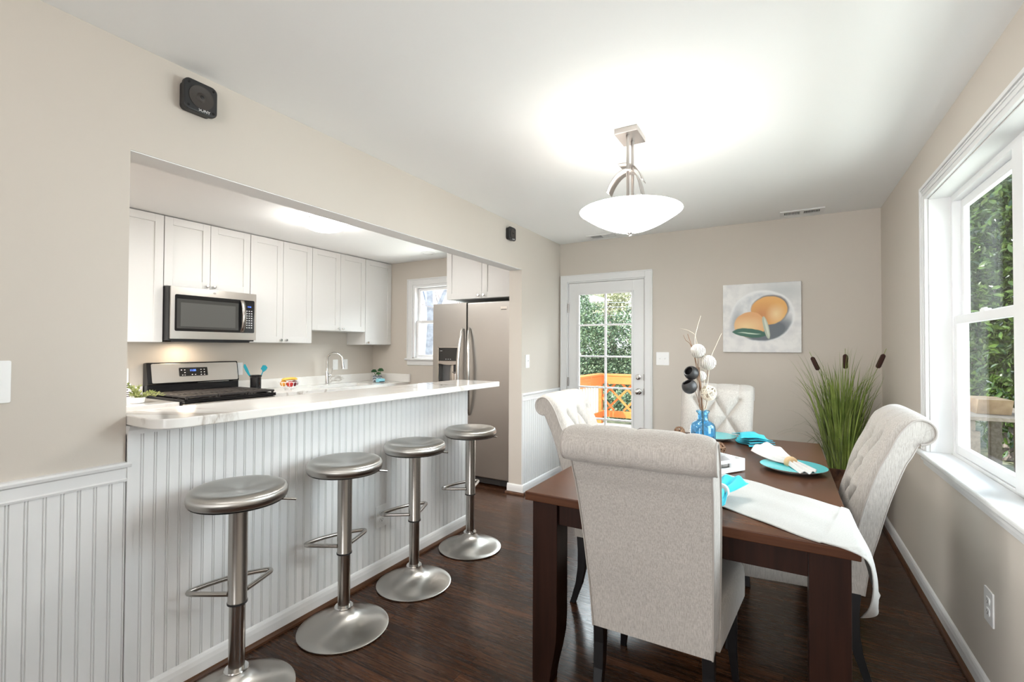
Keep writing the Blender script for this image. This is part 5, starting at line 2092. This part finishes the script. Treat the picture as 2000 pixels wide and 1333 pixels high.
# ================================================================== POTTED GRASS
gx, gy = 0.372, 4.175
COP = mat('aged_copper_pot', (0.16, 0.075, 0.045), 0.38, 0.55)
v = coords(COP, (6, 6, 4))
n_ = noise(COP, v, 1.6, 5, 0.6, 1.0)
LK(COP, ramp(COP, n_, [(0.32, (0.045, 0.022, 0.015)), (0.52, (0.16, 0.075, 0.042)), (0.72, (0.33, 0.185, 0.115))]), BS(COP).inputs['Base Color'])
t = thing('potted_grass', 'tall artificial reed grass with cattails in a square copper-brown pot in the corner', 'plant', (gx, gy, F + 0.0005), 0)
m = MB()
a0, a1, hp_ = 0.095, 0.145, 0.460
vs = [(-a0, -a0, 0), (a0, -a0, 0), (a0, a0, 0), (-a0, a0, 0), (-a1, -a1, hp_), (a1, -a1, hp_), (a1, a1, hp_), (-a1, a1, hp_),
      (-a1 + 0.012, -a1 + 0.012, hp_), (a1 - 0.012, -a1 + 0.012, hp_), (a1 - 0.012, a1 - 0.012, hp_), (-a1 + 0.012, a1 - 0.012, hp_),
      (-a1 + 0.02, -a1 + 0.02, hp_ - 0.04), (a1 - 0.02, -a1 + 0.02, hp_ - 0.04), (a1 - 0.02, a1 - 0.02, hp_ - 0.04), (-a1 + 0.02, a1 - 0.02, hp_ - 0.04)]
fs = [(3, 2, 1, 0), (12, 13, 14, 15)]
for b_ in (0, 4, 8):
    for i in range(4):
        k = (i + 1) % 4
        fs.append((b_ + i, b_ + k, b_ + 4 + k, b_ + 4 + i))
m.add(vs, fs)
m.build('pot', COP, t, bevel=0.003)
rnd = random.Random(12)


def blade(m, base, az, lean, L, w_, droop):
    p = Vector(base)
    d = Vector((cos(az) * sin(lean), sin(az) * sin(lean), cos(lean)))
    side = Vector((-sin(az + rnd.uniform(-.8, .8)), cos(az + rnd.uniform(-.8, .8)), 0)).normalized()
    n = 12
    vs = []
    for i in range(n + 1):
        f = i / n
        ww = w_ * (0.7 + 0.6 * f if f < 0.4 else 0.94 * (1 - (f - 0.4) / 0.6) ** 0.7) * 0.5
        vs += [p + side * ww, p - side * ww]
        p = p + d * (L / n)
        d = (d + Vector((cos(az) * droop, sin(az) * droop, -droop * 1.1)) * (f ** 2) * 1.1).normalized()
    # keep inside the corner
    vs = [Vector((min(v.x, XR - gx - 0.03), min(v.y, YB - gy - 0.04), v.z)) for v in vs]
    m.add(vs, [(2 * i, 2 * i + 1, 2 * i + 3, 2 * i + 2) for i in range(n)])


m = MB()
m2 = MB()
for k in range(470):
    az = rnd.uniform(0, 2 * pi)
    rr = 0.085 * math.sqrt(rnd.random())
    base = (rr * cos(az), rr * sin(az), hp_ - 0.038)
    kind_ = rnd.random()
    if kind_ < 0.40:
        blade(m, base, az + rnd.uniform(-.5, .5), rnd.uniform(0.0, 0.24), rnd.uniform(0.35, 0.93), rnd.uniform(0.007, 0.011), rnd.uniform(0.0, 0.16))
    elif kind_ < 0.72:
        blade(m, base, az + rnd.uniform(-.9, .9), rnd.uniform(0.0, 0.20), rnd.uniform(0.30, 0.80), rnd.uniform(0.012, 0.019), rnd.uniform(0.0, 0.22))
    elif kind_ < 0.9:
        blade(m2, base, az + rnd.uniform(-.5, .5), rnd.uniform(0.05, 0.30), rnd.uniform(0.5, 0.85), 0.0035, rnd.uniform(0.1, 0.45))
    else:
        blade(m2, base, az + rnd.uniform(-.8, .8), rnd.uniform(0.25, 0.55), rnd.uniform(0.3, 0.62), 0.006, rnd.uniform(0.35, 0.8))
tag(m.build('broad_blades', LEAF_G, t), kind='stuff')
tag(m2.build('fine_blades', leafmat('fine_grass_green', (0.10, 0.13, 0.05), (0.24, 0.28, 0.12), 0.6), t), kind='stuff')
CAT = mat('cattail_brown', (0.040, 0.014, 0.010), 0.9)
RM = Matrix.Rotation(0, 4, 'Z')
for cx2, cz2, dx, top in ((0.214, 1.243, -0.022, 1), (0.400, 1.262, 0.0, 1), (0.606, 1.268, 0.020, 1)):
    c = RM @ Vector((cx2 - gx, 4.2 - gy, cz2 - F))
    c = Vector((c.x, min(c.y, 0.25), c.z))
    d = Vector((dx * 2.2, 0.0, 0.12)).normalized()
    a = c - d * 0.05
    b = c + d * 0.05
    pts = catmull([(c.x * 0.15, 0, hp_ - 0.038), (c.x * 0.4, 0.005, 0.80), tuple(a - d * 0.10), tuple(a), tuple(b), tuple(b + d * 0.045)], 6)
    ct = MB().tube(pts, 0.0018, 6).build('cattail_stem', LEAF_G, t, smooth=True)
    MB().tube([a - d * 0.003, a, a + d * 0.01, c, b - d * 0.008, b, b + d * 0.004], 0.014, 14, rs=[0.003, 0.012, 0.0155, 0.0160, 0.0150, 0.010, 0.003]).build('cattail_head', CAT, ct, smooth=True, ang=70)

# ================================================================== PAINTING
t = thing('canvas_painting', 'square canvas painting of two oranges with green leaves in a white bowl', 'painting', (-0.156, YB - 0.0005, 1.616))
CAN = mat('painted_canvas', (0.8, 0.8, 0.8), 0.7)


def painting():
    m = CAN
    tc = N(m, 'ShaderNodeTexCoord')
    sep = N(m, 'ShaderNodeSeparateXYZ')
    wob = N(m, 'ShaderNodeTexNoise')
    wob.inputs['Scale'].default_value = 9
    wob.inputs['Detail'].default_value = 2
    LK(m, tc.outputs['Object'], wob.inputs['Vector'])
    va = N(m, 'ShaderNodeVectorMath')
    va.operation = 'MULTIPLY_ADD'
    LK(m, wob.outputs['Color'], va.inputs[0])
    va.inputs[1].default_value = (0.02, 0, 0.02)
    LK(m, tc.outputs['Object'], va.inputs[2])
    LK(m, va.outputs[0], sep.inputs[0])
    X, Z = mathn(m, 'SUBTRACT', sep.outputs['X'], 0.01), mathn(m, 'SUBTRACT', sep.outputs['Z'], 0.01)

    def ell(cx, cz, a, b, rot=0.0, soft=0.06):
        c, s = cos(rot), sin(rot)
        dx = mathn(m, 'SUBTRACT', X, cx)
        dz = mathn(m, 'SUBTRACT', Z, cz)
        p = mathn(m, 'DIVIDE', mathn(m, 'ADD', mathn(m, 'MULTIPLY', dx, c), mathn(m, 'MULTIPLY', dz, s)), a)
        q = mathn(m, 'DIVIDE', mathn(m, 'SUBTRACT', mathn(m, 'MULTIPLY', dz, c), mathn(m, 'MULTIPLY', dx, s)), b)
        r = mathn(m, 'SQRT', mathn(m, 'ADD', mathn(m, 'MULTIPLY', p, p), mathn(m, 'MULTIPLY', q, q)))
        mr = N(m, 'ShaderNodeMapRange')
        mr.inputs['From Min'].default_value = 1 + soft
        mr.inputs['From Max'].default_value = 1 - soft
        LK(m, r, mr.inputs['Value'])
        return mr.outputs[0]

    def mul(a, b):
        return mathn(m, 'MULTIPLY', a, b)

    def inv(a):
        return mathn(m, 'SUBTRACT', 1.0, a)
    nz_ = noise(m, tc.outputs['Object'], 14, 5)
    col = ramp(m, nz_, [(0.35, (0.74, 0.74, 0.74)), (0.6, (0.85, 0.845, 0.83))])
    col = mix(m, ell(0.17, 0.22, 0.19, 0.08, 0, 0.8), col, (0.62, 0.64, 0.64))
    col = mix(m, ell(0.008, 0.014, 0.238, 0.216, 0.1, 0.03), col, (0.88, 0.89, 0.89))
    col = mix(m, ell(0.006, 0.005, 0.228, 0.206, 0.1, 0.05), col, ramp(m, nz_, [(0.35, (0.62, 0.65, 0.68)), (0.65, (0.82, 0.83, 0.83))]))
    col = mix(m, ell(-0.19, -0.02, 0.03, 0.09, -0.25, 0.7), col, (0.46, 0.48, 0.50))
    col = mix(m, mul(ell(0.055, -0.125, 0.19, 0.105, 0.45, 0.35), ell(0.006, 0.005, 0.224, 0.203, 0.1, 0.03)), col, (0.17, 0.19, 0.215))
    col = mix(m, ell(0.066, 0.068, 0.140, 0.123, 0.0, 0.05), col, (0.25, 0.24, 0.24))
    o1 = ell(0.060, 0.061, 0.136, 0.118, 0.0, 0.03)
    c1 = mix(m, ell(0.0, 0.015, 0.09, 0.07, 0.4, 0.9), (0.84, 0.47, 0.17), (0.66, 0.30, 0.13))
    c1 = mix(m, ell(0.115, 0.030, 0.042, 0.05, 0, 0.9), c1, (0.90, 0.68, 0.38))
    col = mix(m, o1, col, c1)
    o2 = ell(-0.084, -0.060, 0.121, 0.109, 0.0, 0.03)
    c2 = mix(m, ell(-0.11, -0.065, 0.09, 0.045, 0, 0.9), (0.80, 0.45, 0.22), (0.90, 0.66, 0.36))
    col = mix(m, o2, col, c2)
    # leaves
    col = mix(m, mul(ell(-0.082, -0.166, 0.150, 0.078, -0.19, 0.03), ell(-0.094, -0.097, 0.150, 0.070, -0.19, 0.03)), col, (0.075, 0.17, 0.13))
    col = mix(m, ell(-0.090, -0.132, 0.075, 0.006, -0.10, 0.3), col, (0.55, 0.68, 0.55))
    col = mix(m, ell(0.040, -0.086, 0.021, 0.096, 0.19, 0.06), col, (0.50, 0.55, 0.44))
    col = mix(m, ell(0.043, -0.084, 0.009, 0.080, 0.19, 0.2), col, (0.68, 0.72, 0.62))
    LK(m, col, BS(m).inputs['Base Color'])
    bump(m, nz_, 0.15, 0.002)


painting()
MB().box(-0.293, 0.293, -0.030, -0.0003, -0.293, 0.293).build('canvas', CAN, t, bevel=0.003)
# ================================================================== OUTDOORS
GRASSG = leafmat('ground_cover', (0.07, 0.085, 0.04), (0.20, 0.19, 0.11), 0.9)
o = MB().box(-40, 40, YB + 0.16, 60, -0.30, -0.08).build('ground', GRASSG)
S(o)
o = MB().box(XR + 0.3, 40, -20, YB + 0.15, -0.30, -0.08).build('ground_side', GRASSG)
o.name = 'ground'
S(o)
DECK = mat('bleached_deck_boards', (0.72, 0.63, 0.54), 0.7)
v = coords(DECK)
br = N(DECK, 'ShaderNodeTexBrick')
br.inputs['Scale'].default_value = 1.0
br.inputs['Brick Width'].default_value = 5.0
br.inputs['Row Height'].default_value = 0.14
br.inputs['Mortar Size'].default_value = 0.004
br.inputs['Color1'].default_value = (0.70, 0.58, 0.48, 1)
br.inputs['Color2'].default_value = (0.80, 0.70, 0.60, 1)
br.inputs['Mortar'].default_value = (0.25, 0.16, 0.10, 1)
LK(DECK, v, br.inputs['Vector'])
LK(DECK, br.outputs['Color'], BS(DECK).inputs['Base Color'])
DXa, DXb, DYb = -2.95, 1.10, 8.28
o = MB().box(DXa, DXb, YB + 0.17, DYb, -0.08, 0.0).build('deck_floor', DECK)
tag(o, 'pale sunlit wooden deck boards outside the glazed door', 'deck')

t = thing('deck_railing', 'orange stained deck railing with diagonal lattice panel along the far side', 'railing', (0, 0, 0))
RYc = 8.20
posts = [-2.87, -1.55, -0.23, 1.05]
for x in posts:
    MB().box(x - 0.045, x + 0.045, RYc - 0.045, RYc + 0.045, 0.0005, 0.86).build('post', ORANGE, t, bevel=0.003)
MB().box(posts[0] - 0.07, posts[-1] + 0.07, RYc - 0.085, RYc + 0.075, 0.86, 0.895).build('cap_rail', ORANGE, t, bevel=0.004)
MB().box(posts[0], posts[-1], RYc - 0.075, RYc - 0.046, 0.72, 0.859).build('top_rail', ORANGE, t, bevel=0.003)
MB().box(posts[0], posts[-1], RYc - 0.075, RYc - 0.046, 0.13, 0.245).build('bottom_rail', ORANGE, t, bevel=0.003)
for a, b in zip(posts[:-1], posts[1:]):
    x0, x1 = a + 0.045, b - 0.045
    z0, z1 = 0.246, 0.719
    cxx = (x0 + x1) / 2
    for sgn in (-1, 1):
        for k in range(-6, 7):
            # line z = z0 + sgn*(x - c)
            c_ = cxx + k * 0.31 + (0.08 if sgn > 0 else -0.08)
            if sgn > 0:
                xa, xb = c_, c_ + (z1 - z0)
            else:
                xa, xb = c_, c_ - (z1 - z0)
            p, q = Vector((xa, 0, z0)), Vector((xb, 0, z1))
            # clip to the bay
            def clip(p, q):
                d = q - p
                t0, t1 = 0.0, 1.0
                if abs(d.x) > 1e-9:
                    ta_, tb_ = (x0 - p.x) / d.x, (x1 - p.x) / d.x
                    if ta_ > tb_:
                        ta_, tb_ = tb_, ta_
                    t0, t1 = max(t0, ta_), min(t1, tb_)
                return (p + d * t0, p + d * t1) if t1 - t0 > 0.12 else None
            r = clip(p, q)
            # every second bar stops at the crossing, as in a woven panel
            if r is None or (k % 2 == 0 and sgn < 0 and abs(k) > 5):
                continue
            p, q = r
            d = (q - p).normalized()
            s_ = Vector((-d.z, 0, d.x)) * 0.018
            yy = RYc + (0.006 if sgn > 0 else -0.020)
            m = MB()
            m.prism([((p + s_).x, (p + s_).z), ((q + s_).x, (q + s_).z), ((q - s_).x, (q - s_).z), ((p - s_).x, (p - s_).z)], 1, yy, yy + 0.018)
            m.build('lattice_bar', ORANGE, t)
t = thing('deck_railing', 'orange deck railing with pale upright balusters on the left side of the deck', 'railing', (0, 0, 0))
XRl = -2.87
for y in (6.55, 4.86):
    MB().box(XRl - 0.045, XRl + 0.045, y - 0.045, y + 0.045, 0.0005, 0.86).build('post', ORANGE, t, bevel=0.003)
MB().box(XRl - 0.075, XRl + 0.085, 4.80, RYc - 0.086, 0.86, 0.895).build('cap_rail', ORANGE, t, bevel=0.004)
MB().box(XRl + 0.046, XRl + 0.075, 4.80, RYc - 0.086, 0.70, 0.859).build('top_rail', ORANGE, t, bevel=0.003)
MB().box(XRl + 0.046, XRl + 0.075, 4.80, RYc - 0.086, 0.11, 0.225).build('bottom_rail', ORANGE, t, bevel=0.003)
y = 4.98
while y < RYc - 0.12:
    if abs(y - 6.55) > 0.06:
        MB().box(XRl + 0.010, XRl + 0.045, y - 0.018, y + 0.018, 0.13, 0.85).build('baluster', BALW, t)
    y += 0.125


def crown(m, c, rad, n, size, rn, shell=0.55, lumps=14, broad=False):
    L = []
    for _ in range(lumps):
        d = Vector((rn.gauss(0, 1), rn.gauss(0, 1), rn.gauss(0, 1))).normalized()
        k = rn.uniform(0.35, 0.8)
        L.append((Vector((c[0] + d.x * rad[0] * k, c[1] + d.y * rad[1] * k, c[2] + d.z * rad[2] * k)), rn.uniform(0.32, 0.55)))
    vs, fs = [], []
    for i in range(n):
        lc, lr = L[rn.randrange(lumps)]
        d = Vector((rn.gauss(0, 1), rn.gauss(0, 1), rn.gauss(0, 1))).normalized()
        k = lr * (rn.random() ** shell)
        p = lc + Vector((d.x * rad[0] * k, d.y * rad[1] * k, d.z * rad[2] * k))
        a = (d + Vector((rn.gauss(0, .8), rn.gauss(0, .8), rn.gauss(0, .8)))).normalized()
        s_ = a.cross(Vector((rn.gauss(0, 1), rn.gauss(0, 1), rn.gauss(0, 1)))).normalized()
        nn = a.cross(s_)
        sz = size * rn.uniform(0.6, 1.3)
        b_ = len(vs)
        if broad:
            vs += [p] + [p + a * sz * f + s_ * sz * w + nn * sz * h for f, w, h in ((0.28, 0.17, 0.05), (0.62, 0.18, 0.05), (1.0, 0.0, -0.04), (0.62, -0.18, 0.05), (0.28, -0.17, 0.05))]
            fs += [(b_, b_ + 1, b_ + 2, b_ + 3), (b_, b_ + 3, b_ + 4, b_ + 5)]
        else:
            vs += [p, p + a * sz * 0.5 + s_ * sz * 0.28 + nn * sz * 0.06, p + a * sz, p + a * sz * 0.5 - s_ * sz * 0.28 + nn * sz * 0.06]
            fs += [(b_, b_ + 1, b_ + 2), (b_, b_ + 2, b_ + 3)]
    m.add(vs, fs)


def trunk_mesh(m, p, d, L, r, depth, rn, spread=0.55, twig=0):
    pts = [Vector(p)]
    rs = [r]
    dd = Vector(d).normalized()
    n = 4
    for i in range(n):
        dd = (dd + Vector((rn.gauss(0, .09), rn.gauss(0, .09), rn.gauss(0, .05)))).normalized()
        pts.append(pts[-1] + dd * L / n)
        rs.append(r * (1 - 0.4 * (i + 1) / n))
    m.tube(pts, r, 6 if depth > 1 else 4, rs=rs)
    if depth <= 0:
        return
    for k in range(3 if depth > 1 else 4):
        j = rn.randrange(2, n + 1)
        nd = (dd + Vector((rn.gauss(0, spread), rn.gauss(0, spread), rn.gauss(0.05, spread * 0.7)))).normalized()
        trunk_mesh(m, pts[j], nd, L * rn.uniform(0.55, 0.8), rs[j] * 0.62, depth - 1, rn, spread)


def tree(name, label, base, c, rad, n, size, lm, seed, tr=0.10, group=None, cat='tree'):
    rn = random.Random(seed)
    t = thing(name, label, cat, base, group=group)
    m = MB()
    crown(m, (c[0] - base[0], c[1] - base[1], c[2] - base[2]), rad, n, size, rn, broad=(name == 'magnolia_bush'))
    m.build('foliage', lm, t)
    m = MB()
    trunk_mesh(m, (0, 0, 0), (rn.gauss(0, .05), rn.gauss(0, .05), 1), (c[2] - base[2]) * 0.9, tr, 2, rn)
    m.build('trunk', BARK, t, smooth=True)


GZ = -0.079
TG = 'green trees and shrubs beyond the deck'
tree('evergreen_shrub', 'dark evergreen shrub behind the left part of the deck railing', (-4.6, 11.6, GZ), (-4.6, 11.6, 1.15), (1.5, 1.2, 1.55), 26000, 0.065, LEAF_D, 21, 0.06, TG, 'shrub')
tree('evergreen_shrub', 'dark green shrub behind the right part of the deck railing', (-3.0, 12.0, GZ), (-3.0, 12.0, 1.05), (1.4, 1.2, 1.45), 24000, 0.065, LEAF_D, 22, 0.06, TG, 'shrub')
tree('evergreen_shrub', 'pale yellow-green shrub at the right side of the door view', (-2.9, 14.0, GZ), (-2.7, 14.0, 1.7), (1.7, 1.3, 2.0), 24000, 0.07, LEAF_Y, 23, 0.07, TG, 'shrub')
tree('evergreen_shrub', 'dark green shrub at the left edge of the door view', (-6.6, 13.2, GZ), (-6.6, 13.2, 1.5), (1.8, 1.5, 1.9), 24000, 0.075, LEAF_D, 24, 0.07, TG, 'shrub')
tree('leafy_tree', 'tall pale green tree in the upper door panes', (-5.2, 17.0, GZ), (-4.9, 17.0, 3.9), (2.0, 1.8, 2.6), 16000, 0.085, LEAF_Y, 25, 0.13, TG)
tree('leafy_tree', 'tall dark green tree behind the pale one', (-7.6, 18.5, GZ), (-7.8, 18.5, 3.3), (1.3, 1.5, 1.6), 8000, 0.09, LEAF_D, 26, 0.13, TG)
tree('leafy_tree', 'broad distant green tree filling the right door panes', (-3.6, 20.0, GZ), (-3.4, 20.0, 3.4), (2.6, 1.8, 3.3), 16000, 0.095, LEAF_Y, 27, 0.15, TG)
tree('ivy_hedge', 'low dark ground hedge directly beyond the deck railing', (-3.0, 9.6, GZ), (-2.6, 9.6, 0.10), (2.8, 0.6, 0.42), 20000, 0.06, LEAF_D, 28, 0.02, TG, 'hedge')
tree('magnolia_bush', 'large glossy magnolia bush outside the dining window', (2.55, 8.5, GZ), (2.75, 8.6, 1.9), (1.25, 1.5, 2.5), 26000, 0.10, LEAF_M, 29, 0.08, TG, 'bush')
tree('magnolia_bush', 'glossy bush overhanging the work table outside the window', (3.1, 10.2, GZ), (3.2, 10.2, 2.2), (1.6, 1.3, 2.6), 12000, 0.13, LEAF_M, 30, 0.08, TG, 'bush')

# bare winter trees seen through the kitchen window
PINK = leafmat('pinkish_bark', (0.30, 0.22, 0.20), (0.50, 0.40, 0.36), 0.9)
for i, (x, y, L, r, sd_, lb) in enumerate([(-8.55, 10.2, 4.2, 0.16, 41, 'thick bare tree trunk left in the kitchen window'), (-8.0, 11.5, 2.4, 0.06, 42, 'tangled bare tree right of the thick trunk'),
                                           (-9.3, 12.5, 2.6, 0.07, 43, 'slender bare tree behind the thick trunk'), (-6.9, 10.4, 2.2, 0.05, 44, 'low bare sapling at the right of the kitchen window')]):
    rn = random.Random(sd_)
    t = thing('bare_tree', lb, 'tree', (x, y, GZ), group='bare winter trees outside the kitchen window')
    m = MB()
    trunk_mesh(m, (0, 0, 0), (0, 0, 1), L, r, 1 if i == 0 else 4, rn, 0.5)
    m.build('branches', PINK if i else leafmat('blue_grey_bark', (0.30, 0.31, 0.36), (0.46, 0.47, 0.54), 0.9), t, smooth=True)
tree('dry_thicket', 'brownish dry leafy thicket below the kitchen window view', (-8.4, 13.4, GZ), (-8.6, 13.4, 1.0), (2.2, 1.2, 1.7), 5000, 0.10, leafmat('dry_leaf', (0.30, 0.21, 0.13), (0.52, 0.42, 0.28), 0.8), 45, 0.05, None, 'thicket')

# overhead wires
WIRE = mat('pale_wire', (0.45, 0.47, 0.50), 0.5)
for k, (za, zb, lb) in enumerate([(3.35, 2.85, 'topmost'), (3.20, 2.72, 'second'), (2.90, 2.45, 'third'), (2.60, 2.18, 'lowest')]):
    pts = []
    for i in range(25):
        f = i / 24
        pts.append((-14 + 20 * f, 15.2, za + (zb - za) * f - 0.25 * sin(pi * f)))
    o = MB().tube(pts, 0.009, 5).build('overhead_wire', WIRE, smooth=True)
    tag(o, lb + ' of the overhead wires seen through the top door panes', 'wire', 'overhead wires beyond the deck')

# weathered work table outside the dining window
WW = dark_wood('weathered_wood', (0.10, 0.078, 0.06), (0.19, 0.155, 0.125), 0.8, 1)
t = thing('garden_work_table', 'weathered wooden work table outside the dining window', 'table', (1.78, 6.55, GZ))
z0 = 0.79
MB().box(-0.32, 0.32, -0.75, 0.75, z0, z0 + 0.035).build('tabletop', WW, t, bevel=0.004)
for sx in (-1, 1):
    MB().box(sx * 0.27 - 0.02, sx * 0.27 + 0.02, -0.70, 0.70, z0 - 0.10, z0 - 0.0005).build('apron', WW, t)
    for yy in (-0.68, 0.0, 0.68):
        MB().box(sx * 0.27 - 0.045, sx * 0.27 + 0.045, yy - 0.045, yy + 0.045, 0, z0 - 0.101).build('leg', WW, t)
for yy in (-0.34, 0.34):
    for sg in (-1, 1):
        m = MB()
        a = Vector((-0.27, yy - 0.28 * sg, 0.12))
        b = Vector((-0.27, yy + 0.28 * sg, 0.62))
        d = (b - a).normalized()
        s_ = Vector((0, -d.z, d.y)) * 0.03
        m.prism([((a + s_).y, (a + s_).z), ((b + s_).y, (b + s_).z), ((b - s_).y, (b - s_).z), ((a - s_).y, (a - s_).z)], 0, -0.30 - 0.012 * sg, -0.278 - 0.012 * sg)
        m.build('cross_brace', WW, t)
t = thing('wooden_planter', 'small pale wooden box on the outdoor work table', 'box', (1.72, 6.25, GZ + z0 + 0.0355))
MB().prism([(-0.16, 0), (0.16, 0), (0.22, 0.14), (-0.22, 0.14)], 0, -0.12, 0.12).build('planter_box', leafmat('pale_cedar', (0.16, 0.10, 0.055), (0.25, 0.17, 0.10), 0.8), t)
